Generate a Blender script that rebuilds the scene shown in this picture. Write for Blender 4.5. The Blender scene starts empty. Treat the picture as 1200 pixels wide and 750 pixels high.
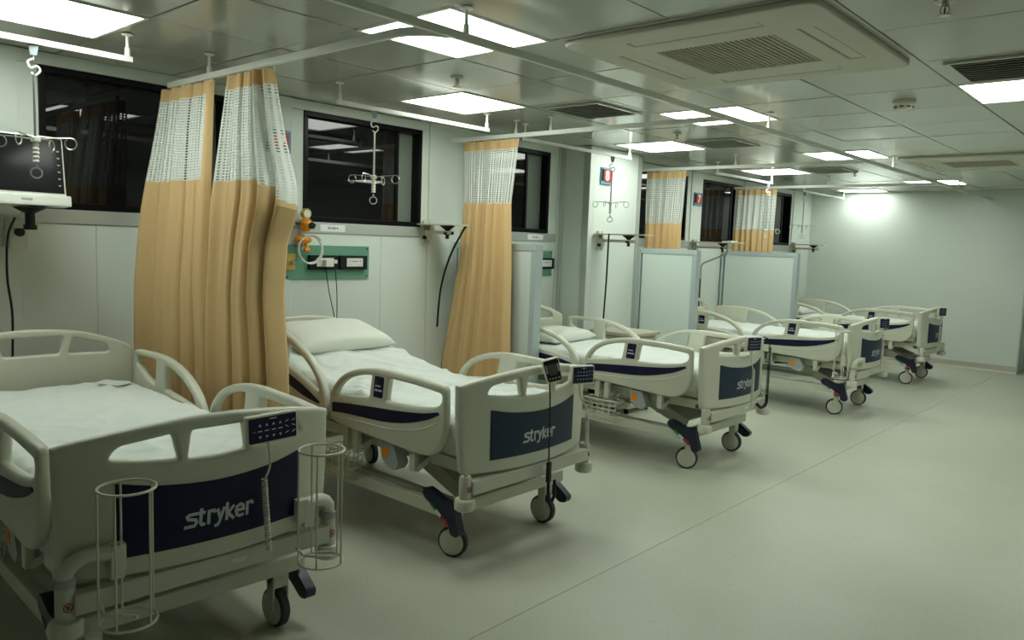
import bpy, bmesh, math, random
from mathutils import Vector, Matrix, noise
random.seed(7)
scene = bpy.context.scene
C = scene.collection
PI = math.pi
R = math.radians

# ---------------------------------------------------------------- camera
def camera():
    yaw, pitch, roll = R(41.587), R(-5.719), R(2.047)
    f = Vector((-math.sin(yaw)*math.cos(pitch), math.cos(yaw)*math.cos(pitch), math.sin(pitch)))
    r = Vector((math.cos(yaw), math.sin(yaw), 0))
    u = r.cross(f)
    r2 = r*math.cos(roll)+u*math.sin(roll)
    u2 = -r*math.sin(roll)+u*math.cos(roll)
    cd = bpy.data.cameras.new('camera')
    cd.sensor_width = 36.0
    cd.lens = 914.57*36/1200
    cd.clip_start = 0.05
    cam = bpy.data.objects.new('camera', cd)
    m = Matrix((r2, u2, -f)).transposed().to_4x4()
    m.translation = (4.65, 0, 1.5)
    cam.matrix_world = m
    C.objects.link(cam)
    scene.camera = cam
camera()
w = bpy.data.worlds.new('night'); scene.world = w
w.use_nodes = True
w.node_tree.nodes['Background'].inputs[0].default_value = (0.004, 0.005, 0.006, 1)
w.node_tree.nodes['Background'].inputs[1].default_value = 1.0
LIGHT_STRENGTH = 13.0
scene.view_settings.view_transform = 'Standard'
scene.view_settings.look = 'None'
scene.view_settings.gamma = 1.0
scene.view_settings.use_curve_mapping = False
scene.view_settings.exposure = 0.0

# ---------------------------------------------------------------- materials
MATS = {}
def mat(name, col, rough=0.5, metal=0.0, noise_amt=0.0, noise_scale=20.0, bump=0.0, bump_scale=80.0,
        spec=0.5, emit=None, strength=0.0, coat=0.0):
    if name in MATS: return MATS[name]
    m = bpy.data.materials.new(name); m.use_nodes = True
    nt = m.node_tree; b = nt.nodes['Principled BSDF']
    b.inputs['Base Color'].default_value = (*col, 1)
    b.inputs['Roughness'].default_value = rough
    b.inputs['Metallic'].default_value = metal
    b.inputs['Specular IOR Level'].default_value = spec
    b.inputs['Coat Weight'].default_value = coat
    tc = nt.nodes.new('ShaderNodeTexCoord')
    if noise_amt:
        n = nt.nodes.new('ShaderNodeTexNoise'); n.inputs['Scale'].default_value = noise_scale
        n.inputs['Detail'].default_value = 4
        nt.links.new(tc.outputs['Object'], n.inputs['Vector'])
        mx = nt.nodes.new('ShaderNodeMix'); mx.data_type = 'RGBA'
        mx.inputs[6].default_value = (*[c*(1-noise_amt) for c in col], 1)
        mx.inputs[7].default_value = (*[min(1, c*(1+noise_amt)) for c in col], 1)
        nt.links.new(n.outputs['Fac'], mx.inputs[0])
        nt.links.new(mx.outputs[2], b.inputs['Base Color'])
    if bump:
        n2 = nt.nodes.new('ShaderNodeTexNoise'); n2.inputs['Scale'].default_value = bump_scale
        nt.links.new(tc.outputs['Object'], n2.inputs['Vector'])
        bp = nt.nodes.new('ShaderNodeBump'); bp.inputs['Strength'].default_value = bump
        bp.inputs['Distance'].default_value = 0.01
        nt.links.new(n2.outputs['Fac'], bp.inputs['Height'])
        nt.links.new(bp.outputs['Normal'], b.inputs['Normal'])
    if emit:
        b.inputs['Emission Color'].default_value = (*emit, 1)
        b.inputs['Emission Strength'].default_value = strength
    MATS[name] = m
    return m

M_wall = mat('wall_panel_paint', (0.66, 0.72, 0.66), 0.38, noise_amt=0.03, noise_scale=2.0)
M_trim = mat('aluminium_trim', (0.50, 0.54, 0.50), 0.35, metal=0.35)
M_gap = mat('dark_gap', (0.10, 0.11, 0.09), 0.9)
M_ceil = mat('ceiling_metal_panel', (0.50, 0.515, 0.45), 0.16, noise_amt=0.03, noise_scale=1.5, bump=0.012, bump_scale=3, spec=0.6)
M_tee = mat('ceiling_tee', (0.09, 0.095, 0.08), 0.6)
M_lamp = mat('lamp_diffuser', (0.9, 0.95, 0.9), 0.5, emit=(0.93, 1.0, 0.92), strength=LIGHT_STRENGTH)
M_white = mat('white_paint', (0.74, 0.76, 0.69), 0.35)
M_acwhite = mat('ac_plastic', (0.62, 0.61, 0.52), 0.5)
M_acgrille = mat('ac_grille', (0.40, 0.375, 0.30), 0.6)
M_dark = mat('vent_dark', (0.02, 0.02, 0.018), 0.8)
M_cream = mat('bed_plastic', (0.62, 0.63, 0.515), 0.36, noise_amt=0.02, noise_scale=6)
M_frame = mat('bed_frame_paint', (0.56, 0.575, 0.47), 0.4, noise_amt=0.03, noise_scale=8)
M_greyp = mat('grey_plastic', (0.36, 0.40, 0.40), 0.5)
M_navy = mat('navy_plastic', (0.007, 0.010, 0.042), 0.42, noise_amt=0.1, noise_scale=10, spec=0.25)
M_slate = mat('slate_blue_panel', (0.013, 0.030, 0.060), 0.4, noise_amt=0.1, noise_scale=10, spec=0.3)
M_logo = mat('logo_grey', (0.50, 0.54, 0.56), 0.5)
M_sheet = mat('white_sheet', (0.70, 0.75, 0.70), 0.85, bump=0.15, bump_scale=40, spec=0.2)
M_pillow = mat('pillow_cotton', (0.74, 0.76, 0.68), 0.85, bump=0.15, bump_scale=50, spec=0.2)
M_tyre = mat('tyre_rubber', (0.02, 0.025, 0.032), 0.55)
M_black = mat('black_plastic', (0.006, 0.007, 0.009), 0.45, spec=0.3)
M_pedal = mat('pedal_dark_blue', (0.006, 0.009, 0.026), 0.35)
M_green = mat('green_mark', (0.01, 0.18, 0.05), 0.5)
M_red = mat('red_mark', (0.42, 0.02, 0.02), 0.5)
M_orange = mat('orange_label', (0.80, 0.26, 0.01), 0.5)
M_steel = mat('brushed_steel', (0.55, 0.57, 0.53), 0.3, metal=0.9)
M_tan = mat('tan_curtain', (0.66, 0.455, 0.225), 0.8, noise_amt=0.05, noise_scale=60, spec=0.15)
M_glass = mat('night_glass', (0.006, 0.006, 0.0065), 0.02, spec=0.36)
M_film = mat('grey_green_blind', (0.17, 0.20, 0.165), 0.4)
M_winframe = mat('black_window_frame', (0.004, 0.004, 0.0045), 0.35, spec=0.15)
M_part = mat('partition_panel', (0.66, 0.75, 0.70), 0.35, noise_amt=0.02, noise_scale=3)
M_partframe = mat('partition_frame', (0.48, 0.56, 0.56), 0.35, metal=0.2)
M_gpanel = mat('green_service_panel', (0.13, 0.32, 0.22), 0.45)
M_sock = mat('socket_white', (0.70, 0.72, 0.66), 0.4)
M_yellow = mat('yellow_outlet', (0.55, 0.38, 0.08), 0.4)
M_orangep = mat('orange_plastic', (0.72, 0.27, 0.01), 0.3)
M_brass = mat('gauge_brass', (0.55, 0.42, 0.10), 0.35, metal=0.5)
M_tube = mat('clear_tube', (0.60, 0.64, 0.56), 0.25)
M_signblue = mat('sign_blue', (0.10, 0.32, 0.42), 0.4)
M_signred = mat('sign_red', (0.45, 0.035, 0.03), 0.4)
M_signwhite = mat('sign_white', (0.85, 0.85, 0.85), 0.4)
M_screen = mat('monitor_screen', (0.010, 0.010, 0.011), 0.12, spec=0.15)
M_lcd = mat('lcd_grey', (0.10, 0.12, 0.11), 0.2)
M_beige = mat('bracket_beige', (0.56, 0.56, 0.44), 0.4)
M_skirt = mat('skirting_vinyl', (0.46, 0.44, 0.36), 0.45)
M_locker = mat('locker_top', (0.55, 0.50, 0.38), 0.45, noise_amt=0.06, noise_scale=15)
M_symbol = mat('symbol_white', (0.60, 0.66, 0.70), 0.5)
M_symred = mat('symbol_red', (0.35, 0.10, 0.12), 0.5)
M_paper = mat('paper', (0.66, 0.71, 0.70), 0.7)
M_hookblue = mat('hook_runner_grey', (0.26, 0.32, 0.34), 0.4)
M_text = mat('print_black', (0.03, 0.03, 0.03), 0.6)

def floor_mat():
    m = bpy.data.materials.new('speckled_vinyl'); m.use_nodes = True
    nt = m.node_tree; b = nt.nodes['Principled BSDF']
    tc = nt.nodes.new('ShaderNodeTexCoord')
    n1 = nt.nodes.new('ShaderNodeTexNoise'); n1.inputs['Scale'].default_value = 1.3; n1.inputs['Detail'].default_value = 5
    n2 = nt.nodes.new('ShaderNodeTexNoise'); n2.inputs['Scale'].default_value = 120; n2.inputs['Detail'].default_value = 2
    v = nt.nodes.new('ShaderNodeTexVoronoi'); v.inputs['Scale'].default_value = 9
    for n in (n1, n2, v): nt.links.new(tc.outputs['Object'], n.inputs['Vector'])
    r1 = nt.nodes.new('ShaderNodeValToRGB')
    r1.color_ramp.elements[0].position = 0.3; r1.color_ramp.elements[0].color = (0.455, 0.475, 0.375, 1)
    r1.color_ramp.elements[1].position = 0.7; r1.color_ramp.elements[1].color = (0.515, 0.54, 0.44, 1)
    nt.links.new(n1.outputs['Fac'], r1.inputs[0])
    r2 = nt.nodes.new('ShaderNodeValToRGB')
    r2.color_ramp.elements[0].position = 0.33; r2.color_ramp.elements[0].color = (0.86, 0.86, 0.84, 1)
    r2.color_ramp.elements[1].position = 0.5; r2.color_ramp.elements[1].color = (1, 1, 1, 1)
    nt.links.new(n2.outputs['Fac'], r2.inputs[0])
    r3 = nt.nodes.new('ShaderNodeValToRGB')
    r3.color_ramp.elements[0].position = 0.035; r3.color_ramp.elements[0].color = (0.7, 0.68, 0.62, 1)
    r3.color_ramp.elements[1].position = 0.06; r3.color_ramp.elements[1].color = (1, 1, 1, 1)
    nt.links.new(v.outputs['Distance'], r3.inputs[0])
    a = nt.nodes.new('ShaderNodeMix'); a.data_type = 'RGBA'; a.blend_type = 'MULTIPLY'; a.inputs[0].default_value = 1
    nt.links.new(r1.outputs[0], a.inputs[6]); nt.links.new(r2.outputs[0], a.inputs[7])
    a2 = nt.nodes.new('ShaderNodeMix'); a2.data_type = 'RGBA'; a2.blend_type = 'MULTIPLY'; a2.inputs[0].default_value = 1
    nt.links.new(a.outputs[2], a2.inputs[6]); nt.links.new(r3.outputs[0], a2.inputs[7])
    nt.links.new(a2.outputs[2], b.inputs['Base Color'])
    b.inputs['Roughness'].default_value = 0.42
    rr = nt.nodes.new('ShaderNodeMapRange'); rr.inputs[3].default_value = 0.34; rr.inputs[4].default_value = 0.5
    nt.links.new(n1.outputs['Fac'], rr.inputs[0]); nt.links.new(rr.outputs[0], b.inputs['Roughness'])
    return m
M_floor = floor_mat()

def net_mat():
    m = bpy.data.materials.new('curtain_net'); m.use_nodes = True
    nt = m.node_tree; b = nt.nodes['Principled BSDF']
    b.inputs['Base Color'].default_value = (0.72, 0.75, 0.69, 1); b.inputs['Roughness'].default_value = 0.8
    uv = nt.nodes.new('ShaderNodeUVMap'); sp = nt.nodes.new('ShaderNodeSeparateXYZ')
    nt.links.new(uv.outputs[0], sp.inputs[0])
    outs = []
    for k in (0, 1):
        mu = nt.nodes.new('ShaderNodeMath'); mu.operation = 'MULTIPLY'; mu.inputs[1].default_value = 70.0
        fr = nt.nodes.new('ShaderNodeMath'); fr.operation = 'FRACT'
        gt = nt.nodes.new('ShaderNodeMath'); gt.operation = 'GREATER_THAN'; gt.inputs[1].default_value = 0.50
        nt.links.new(sp.outputs[k], mu.inputs[0]); nt.links.new(mu.outputs[0], fr.inputs[0]); nt.links.new(fr.outputs[0], gt.inputs[0])
        outs.append(gt)
    mm = nt.nodes.new('ShaderNodeMath'); mm.operation = 'MULTIPLY'
    nt.links.new(outs[0].outputs[0], mm.inputs[0]); nt.links.new(outs[1].outputs[0], mm.inputs[1])
    s2 = nt.nodes.new('ShaderNodeMath'); s2.operation = 'SUBTRACT'; s2.inputs[0].default_value = 1.0
    nt.links.new(mm.outputs[0], s2.inputs[1])
    nt.links.new(s2.outputs[0], b.inputs['Alpha'])
    return m
M_net = net_mat()

# ---------------------------------------------------------------- helpers
def link(name, me, m, parent=None, smooth=False, loc=None):
    if m is not None and len(me.materials) == 0: me.materials.append(m)
    if smooth:
        for p in me.polygons: p.use_smooth = True
    o = bpy.data.objects.new(name, me); C.objects.link(o)
    if parent is not None: o.parent = parent
    if loc is not None: o.location = loc
    return o

def tag(o, label=None, cat=None, group=None, kind=None):
    if label: o['label'] = label
    if cat: o['category'] = cat
    if group: o['group'] = group
    if kind: o['kind'] = kind
    return o

def empty(name, loc, label, cat, group=None, kind=None, rz=0.0):
    o = bpy.data.objects.new(name, None); C.objects.link(o)
    o.location = loc; o.rotation_euler = (0, 0, rz); o.empty_display_size = 0.1
    return tag(o, label, cat, group, kind)

class B:
    """collects shapes into one bmesh"""
    def __init__(s): s.bm = bmesh.new()
    def box(s, x0, x1, y0, y1, z0, z1, bev=0.0):
        r = bmesh.ops.create_cube(s.bm, size=1.0)
        vs = r['verts']
        for v in vs:
            v.co = Vector(((x0+x1)/2+v.co.x*(x1-x0), (y0+y1)/2+v.co.y*(y1-y0), (z0+z1)/2+v.co.z*(z1-z0)))
        if bev:
            es = list({e for v in vs for e in v.link_edges})
            bmesh.ops.bevel(s.bm, geom=es, offset=bev, segments=2, affect='EDGES', profile=0.7)
        return s
    def obox(s, c, size, mtx):
        r = bmesh.ops.create_cube(s.bm, size=1.0)
        for v in r['verts']:
            v.co = Vector(c) + mtx @ Vector((v.co.x*size[0], v.co.y*size[1], v.co.z*size[2]))
        return s
    def bar(s, p0, p1, wd, ht, up=(0, 0, 1)):
        p0, p1 = Vector(p0), Vector(p1); d = (p1-p0); L = d.length; d.normalize()
        y = Vector(up).cross(d).normalized(); z = d.cross(y)
        m = Matrix((d, y, z)).transposed()
        return s.obox((p0+p1)/2, (L, wd, ht), m)
    def cyl(s, p0, p1, r, r2=None, n=16, cap=True):
        p0, p1 = Vector(p0), Vector(p1); d = p1-p0; L = d.length
        q = d.to_track_quat('Z', 'Y').to_matrix().to_4x4(); q.translation = (p0+p1)/2
        bmesh.ops.create_cone(s.bm, cap_ends=cap, cap_tris=False, segments=n, radius1=r, radius2=r if r2 is None else r2, depth=L, matrix=q)
        return s
    def sph(s, c, r, n=12, sc=(1, 1, 1)):
        mx = Matrix.Translation(c) @ Matrix.Diagonal((*sc, 1))
        bmesh.ops.create_uvsphere(s.bm, u_segments=n, v_segments=max(6, n//2+1), radius=r, matrix=mx)
        return s
    def tube(s, pts, r, n=8, closed=False):
        pts = [Vector(p) for p in pts]; N = len(pts); rings = []
        up = None
        for i, p in enumerate(pts):
            a = pts[(i-1) % N] if (closed or i > 0) else p
            b = pts[(i+1) % N] if (closed or i < N-1) else p
            t = (b-a).normalized()
            if up is None:
                up = Vector((0, 0, 1)) if abs(t.z) < 0.9 else Vector((1, 0, 0))
            side = t.cross(up)
            if side.length < 1e-5: side = t.orthogonal()
            side.normalize(); nn = side.cross(t).normalized(); up = nn
            rr = r[i] if isinstance(r, (list, tuple)) else r
            rings.append([s.bm.verts.new(p+rr*(math.cos(2*PI*k/n)*side+math.sin(2*PI*k/n)*nn)) for k in range(n)])
        M = N if closed else N-1
        for i in range(M):
            A, Bq = rings[i], rings[(i+1) % N]
            for k in range(n):
                s.bm.faces.new((A[k], A[(k+1) % n], Bq[(k+1) % n], Bq[k]))
        if not closed:
            s.bm.faces.new(rings[0][::-1]); s.bm.faces.new(rings[-1])
        return s
    def ring(s, c, r, t, axis='Z', n=28, m=8):
        c = Vector(c); pts = []
        for i in range(n):
            a = 2*PI*i/n; x, y = r*math.cos(a), r*math.sin(a)
            pts.append(c+Vector({'Z': (x, y, 0), 'Y': (x, 0, y), 'X': (0, x, y)}[axis]))
        return s.tube(pts, t, m, True)
    def lathe(s, prof, c=(0, 0, 0), axis='Z', n=20):
        c = Vector(c); rings = []
        for (r, h) in prof:
            rg = []
            for k in range(n):
                a = 2*PI*k/n; x, y = r*math.cos(a), r*math.sin(a)
                d = {'Z': (x, y, h), 'Y': (y, h, x), 'X': (h, x, y)}[axis]
                rg.append(s.bm.verts.new(c+Vector(d)))
            rings.append(rg)
        for A, Bq in zip(rings, rings[1:]):
            for k in range(n): s.bm.faces.new((A[k], A[(k+1) % n], Bq[(k+1) % n], Bq[k]))
        s.bm.faces.new(rings[0][::-1]); s.bm.faces.new(rings[-1])
        return s
    def prism(s, poly, f0, f1):
        """poly 2d points; f0, f1 map a point to 3d front and back"""
        a = [s.bm.verts.new(f0(p)) for p in poly]; b = [s.bm.verts.new(f1(p)) for p in poly]
        s.bm.faces.new(a[::-1]); s.bm.faces.new(b)
        n = len(poly)
        for i in range(n): s.bm.faces.new((a[i], a[(i+1) % n], b[(i+1) % n], b[i]))
        return s
    def mesh(s, name='m'):
        bmesh.ops.recalc_face_normals(s.bm, faces=s.bm.faces[:])
        me = bpy.data.meshes.new(name); s.bm.to_mesh(me); s.bm.free()
        return me
    def obj(s, name, m, parent=None, smooth=False, loc=None):
        o = link(name, s.mesh(name), m, parent, smooth, loc)
        if smooth: autosmooth(o.data)
        return o

def autosmooth(me, ang=35):
    bm = bmesh.new(); bm.from_mesh(me)
    for e in bm.edges:
        if len(e.link_faces) == 2 and e.calc_face_angle(0) > R(ang): e.smooth = False
    bm.to_mesh(me); bm.free()

def crom(pts, closed=False, k=6):
    """Catmull-Rom through points"""
    n = len(pts); out = []
    rng = range(n) if closed else range(n-1)
    for i in rng:
        p0 = pts[(i-1) % n] if closed or i > 0 else pts[i]
        p1 = pts[i]; p2 = pts[(i+1) % n]
        p3 = pts[(i+2) % n] if closed or i < n-2 else p2
        for j in range(k):
            t = j/k
            out.append(tuple(0.5*((2*b)+(-a+c)*t+(2*a-5*b+4*c-d)*t*t+(-a+3*b-3*c+d)*t**3) for a, b, c, d in zip(p0, p1, p2, p3)))
    if not closed: out.append(tuple(pts[-1]))
    return out

def fillet(pts, r, k=4):
    """round the corners of a closed polygon; r one radius or a list"""
    n = len(pts); out = []
    for i in range(n):
        p = Vector(pts[i]); a = Vector(pts[i-1]); b = Vector(pts[(i+1) % n])
        rr = r[i] if isinstance(r, (list, tuple)) else r
        da, db = (a-p), (b-p)
        d = min(rr, da.length*0.48, db.length*0.48)
        if d < 1e-5: out.append(tuple(p)); continue
        s, e = p+da.normalized()*d, p+db.normalized()*d
        for j in range(k+1):
            t = j/k
            out.append(tuple((1-t)**2*s+2*t*(1-t)*p+t*t*e))
    return out

def plate(outline, holes, depth, bevel, fmap, cuts=None, bres=2):
    """outline with holes -> solid with rounded edges; mesh coords (u, v, w) passed through fmap"""
    cu = bpy.data.curves.new('tmp', 'CURVE'); cu.dimensions = '2D'; cu.fill_mode = 'BOTH'
    for pts in [outline]+list(holes):
        sp = cu.splines.new('POLY'); sp.points.add(len(pts)-1); sp.use_cyclic_u = True
        for q, p in zip(sp.points, pts): q.co = (p[0], p[1], 0, 1)
    cu.bevel_depth = bevel; cu.bevel_resolution = bres; cu.extrude = max(1e-4, depth/2-bevel); cu.offset = -bevel
    ob = bpy.data.objects.new('tmp', cu); C.objects.link(ob)
    dg = bpy.context.evaluated_depsgraph_get()
    me = bpy.data.meshes.new_from_object(ob.evaluated_get(dg))
    bpy.data.objects.remove(ob); bpy.data.curves.remove(cu)
    bm = bmesh.new(); bm.from_mesh(me)
    bmesh.ops.remove_doubles(bm, verts=bm.verts[:], dist=1e-5)
    for cval in (cuts or []):
        bmesh.ops.bisect_plane(bm, geom=bm.verts[:]+bm.edges[:]+bm.faces[:], plane_co=(cval, 0, 0), plane_no=(1, 0, 0))
    for v in bm.verts: v.co = Vector(fmap(v.co.x, v.co.y, v.co.z))
    bmesh.ops.recalc_face_normals(bm, faces=bm.faces[:])
    bm.to_mesh(me); bm.free()
    for p in me.polygons: p.use_smooth = True
    autosmooth(me, 40)
    me.materials.clear()
    return me

def text_mesh(s, size, fmap, offset=0.0, depth=0.0):
    cu = bpy.data.curves.new('tmp', 'FONT'); cu.body = s; cu.size = size; cu.offset = offset
    cu.align_x = 'CENTER'; cu.align_y = 'CENTER'; cu.resolution_u = 4
    ob = bpy.data.objects.new('tmp', cu); C.objects.link(ob)
    dg = bpy.context.evaluated_depsgraph_get()
    me = bpy.data.meshes.new_from_object(ob.evaluated_get(dg))
    bpy.data.objects.remove(ob); bpy.data.curves.remove(cu)
    for v in me.vertices: v.co = Vector(fmap(v.co.x, v.co.y))
    me.materials.clear()
    return me

def copy_tree(o, parent=None):
    c = o.copy(); C.objects.link(c); c.parent = parent
    for ch in [x for x in KIDS.get(o.name, [])]: 
        k = copy_tree(ch, c)
    if o.name in KIDS: KIDS[c.name] = list(c.children)
    return c
KIDS = {}
def index_tree(o):
    KIDS[o.name] = list(o.children)
    for ch in o.children: index_tree(ch)

ZC = 2.40          # ceiling height
YF = 12.05         # far wall
YB = -2.6          # wall behind the camera
XR = 7.4           # right wall

# ---------------------------------------------------------------- floor
fl = B().box(-0.2, XR, YB, YF+0.9, -0.06, -0.003).obj('floor', M_gap)
tag(fl, 'pale speckled vinyl floor of the ward', 'floor', kind='structure')
for a, b in ((-0.2, 0.795), (0.795, 2.695), (2.695, 4.595), (4.595, XR)):
    B().box(a+0.0015, b-0.0015, YB, YF+0.9, -0.003, 0.0).obj('vinyl_sheet', M_floor, fl)

# ---------------------------------------------------------------- walls
wl = B().box(-0.3, -0.14, YB, YF+0.1, 0, ZC+0.04).obj('wall_left', M_gap)
tag(wl, 'long pale green panelled wall with dark windows behind the beds', 'wall', kind='structure')
bays = [(1.35, 2.55, 1.445, 2.50, 1.72), (2.955, 4.19, 3.05, 4.115, 3.73), (4.54, 5.82, 4.63, 5.695, 5.2),
        (7.15, 8.34, 7.20, 8.25, 7.75), (8.585, 9.75, 8.625, 9.68, 9.1), (10.15, 11.36, 10.24, 11.30, 10.8)]
prev = YB
G = 0.0015
for i, (a, b, w0, w1, seam) in enumerate(bays):
    # pier before the bay (long runs are split into sheets)
    p0 = prev
    cuts_ = [p0]
    while a-cuts_[-1] > 1.3: cuts_.append(cuts_[-1]+1.2)
    cuts_.append(a)
    for q0, q1 in zip(cuts_, cuts_[1:]):
        B().box(-0.14, 0.012, q0+G, q1-G, 0, ZC, 0.003).obj('wall_panel', M_wall, wl)
    # under the window, two sheets, then header and reveal strips
    B().box(-0.14, 0.0, a+G, seam-G/2, 0, 1.51, 0.002).obj('wall_panel', M_wall, wl)
    B().box(-0.14, 0.0, seam+G/2, b-G, 0, 1.51, 0.002).obj('wall_panel', M_wall, wl)
    B().box(-0.14, 0.0, a+G, b-G, 2.335, ZC, 0.002).obj('wall_panel', M_wall, wl)
    B().box(-0.14, 0.0, a+G, w0, 1.512, 2.333).obj('wall_panel', M_wall, wl)
    B().box(-0.14, 0.0, w1, b-G, 1.512, 2.333).obj('wall_panel', M_wall, wl)
    prev = b
    # sill band
    B().box(-0.14, 0.008, a+G, b-G, 1.512, 1.588, 0.003).obj('trim_%d' % (i+1), M_trim, wl)
    # window
    wn = empty('window_%d' % (i+1), (0, (w0+w1)/2, 1.59), 'black framed sliding window in the panelled wall, dark with night', 'window', kind='structure')
    fw = 0.035; h0, h1 = 0.0, 0.743; hw = (w1-w0)/2
    fm = B()
    fm.box(-0.10, 0.006, -hw, hw, h0, h0+fw, 0.004).box(-0.10, 0.006, -hw, hw, h1-fw, h1, 0.004)
    fm.box(-0.10, 0.006, -hw, -hw+fw, h0+fw, h1-fw, 0.004).box(-0.10, 0.006, hw-fw, hw, h0+fw, h1-fw, 0.004)
    fm.obj('frame', M_winframe, wn)
    mx = hw-fw-0.17 if i != 2 else hw-fw-0.24
    B().box(-0.06, -0.035, mx-0.022, mx+0.006, h0+fw, h1-fw, 0.003).obj('sash_stile', M_winframe, wn)
    B().box(-0.055, -0.045, -hw+fw, mx-0.022, h0+fw, h1-fw).obj('pane', M_glass, wn)
    B().box(-0.085, -0.075, mx+0.006, hw-fw, h0+fw, h1-fw).obj('pane', M_glass if i > 2 else M_film, wn)
B().box(-0.14, 0.012, prev+G, YF, 0, ZC, 0.003).obj('wall_panel', M_wall, wl)

col = B().box(0.0, 0.335, 5.875, 6.72, 0, ZC).obj('wall_column', M_wall)
tag(col, 'boxed wall pillar beside the third bed carrying the number 8 sign', 'pillar', kind='structure')
B().box(0.012, 0.27, 5.868, 5.8745, 0, ZC-0.001).obj('wall_panel', M_wall, col)
B().box(0.27, 0.3400, 5.862, 5.8745, 0, ZC-0.001, 0.003).obj('corner_trim', M_trim, col)
B().box(0.3352, 0.343, 5.862, 5.93, 0, ZC-0.001, 0.002).obj('corner_trim', M_wall, col)
B().box(0.3352, 0.341, 5.934, 6.66, 0, ZC-0.001, 0.002).obj('wall_panel', M_wall, col)
B().box(0.3352, 0.345, 6.664, 6.722, 0, ZC-0.001, 0.002).obj('corner_trim', M_trim, col)
B().box(0.012, 0.05, 5.835, 5.866, 0, ZC-0.001, 0.003).obj('corner_trim', M_trim, col)

wf = B().box(-0.2, 2.87, YF, YF+0.12, 0, ZC+0.04).obj('wall_far', M_wall)
tag(wf, 'pale green end wall of the ward behind the last bed', 'wall', kind='structure')
B().box(2.865, 2.885, YF-0.012, YF+0.125, 0.09, ZC, 0.003).obj('corner_trim', M_trim, wf)
w2 = B().box(2.87, XR, YF+0.75, YF+0.87, 0, ZC+0.04).obj('wall_recess', M_wall)
tag(w2, 'recessed wall beyond the corner of the end wall', 'wall', kind='structure')
w3 = B().box(2.75, 2.87, YF+0.12, YF+0.75, 0, ZC+0.04).obj('wall_return', M_wall)
tag(w3, 'short return wall beyond the corner of the end wall', 'wall', kind='structure')
w4 = B().box(XR, XR+0.12, YB, YF+0.9, 0, ZC+0.04).obj('wall_right', M_wall)
tag(w4, 'pale wall facing the row of beds', 'wall', kind='structure')
w5 = B().box(-0.2, XR, YB-0.12, YB, 0, ZC+0.04).obj('wall_back', M_wall)
tag(w5, 'pale wall opposite the end wall', 'wall', kind='structure')
sk = B()
sk.prism([(0, 0), (0.03, 0), (0.012, 0.025), (0.006, 0.09), (0, 0.095)], lambda p: (0.0, YF-p[0], p[1]), lambda p: (2.88, YF-p[0], p[1]))
tag(sk.obj('baseboard_far', M_skirt), 'coved beige vinyl skirting along the end wall', 'skirting', kind='structure')
sk = B().box(0.0121, 0.02, YB+0.01, 5.86, 0, 0.09).obj('baseboard_left', M_skirt)
tag(sk, 'coved beige vinyl skirting behind the beds', 'skirting', kind='structure')

# ---------------------------------------------------------------- ceiling
ce = B().box(-0.2, XR, YB, YF+0.9, ZC+0.025, ZC+0.06).obj('ceiling', M_tee)
tag(ce, 'suspended ceiling of glossy grey metal panels', 'ceiling', kind='structure')
PX, PY = 0.602, 0.626
gx = [0.55+PX*k for k in range(-1, 12)]
gy = [1.53+PY*k for k in range(-7, 18)]
def sx(x): return round((x-0.55)/PX)+1       # column index whose left seam is at x
def sy(y): return round((y-1.53)/PY)         # row index whose near seam is at y
lamp_slots = [(sx(0.55), sy(0.904)), (sx(0.55), sy(3.41)), (sx(0.55), sy(5.91)), (sx(0.55), sy(8.42)), (sx(0.55), sy(11.55)),
              (sx(1.754), sy(2.156)), (sx(1.754), sy(4.66)), (sx(1.754), sy(7.16)), (sx(1.754), sy(10.29)), (sx(3.56), sy(4.66)),
              (sx(3.56), sy(7.79)), (sx(5.366), sy(4.66)), (sx(5.366), sy(7.79))]
vent_slots = [(sx(1.152), sy(4.034)), (sx(1.152), sy(5.91)), (sx(3.56), sy(4.034)), (sx(1.152), sy(8.42)), (sx(3.56), sy(6.54))]
ac_slots = [(sx(2.356), sy(2.782)), (sx(2.356), sy(7.79))]
taken = set(lamp_slots)
for (i, j) in ac_slots:
    taken |= {(i, j), (i+1, j), (i, j+1), (i+1, j+1)}
def col_edges(i):
    a = 0.55+PX*(i-1); b = a+PX
    return max(a, 0.0), min(b, XR)
def row_edges(j):
    a = 1.53+PY*j; b = a+PY
    return max(a, YB), min(b, YF+0.75)
panel_cache = {}
for i in range(0, 13):
    x0, x1 = col_edges(i)
    if x1-x0 < 0.05: continue
    for j in range(-7, 19):
        y0, y1 = row_edges(j)
        if y1-y0 < 0.05 or (i, j) in taken: continue
        if j < -4 and i > 9: pass
        key = (round(x1-x0, 3), round(y1-y0, 3))
        if key not in panel_cache:
            lx, ly = (x1-x0)/2-0.0045, (y1-y0)/2-0.0045
            me = B().box(-lx, lx, -ly, ly, 0, 0.02, 0.004).mesh('ceiling_panel')
            me.materials.append(M_ceil); panel_cache[key] = me
        o = link('ceiling_panel', panel_cache[key], None, ce, loc=((x0+x1)/2, (y0+y1)/2, ZC+random.uniform(0, 0.004)))
        o.rotation_euler = (random.uniform(-1, 1)*0.0035, random.uniform(-1, 1)*0.0035, 0)
# cross tees
for i in range(0, 13):
    x0, _ = col_edges(i)
    B().box(x0-0.009, x0+0.009, YB, YF, ZC+0.008, ZC+0.024).obj('ceiling_tee', M_tee, ce)

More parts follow.
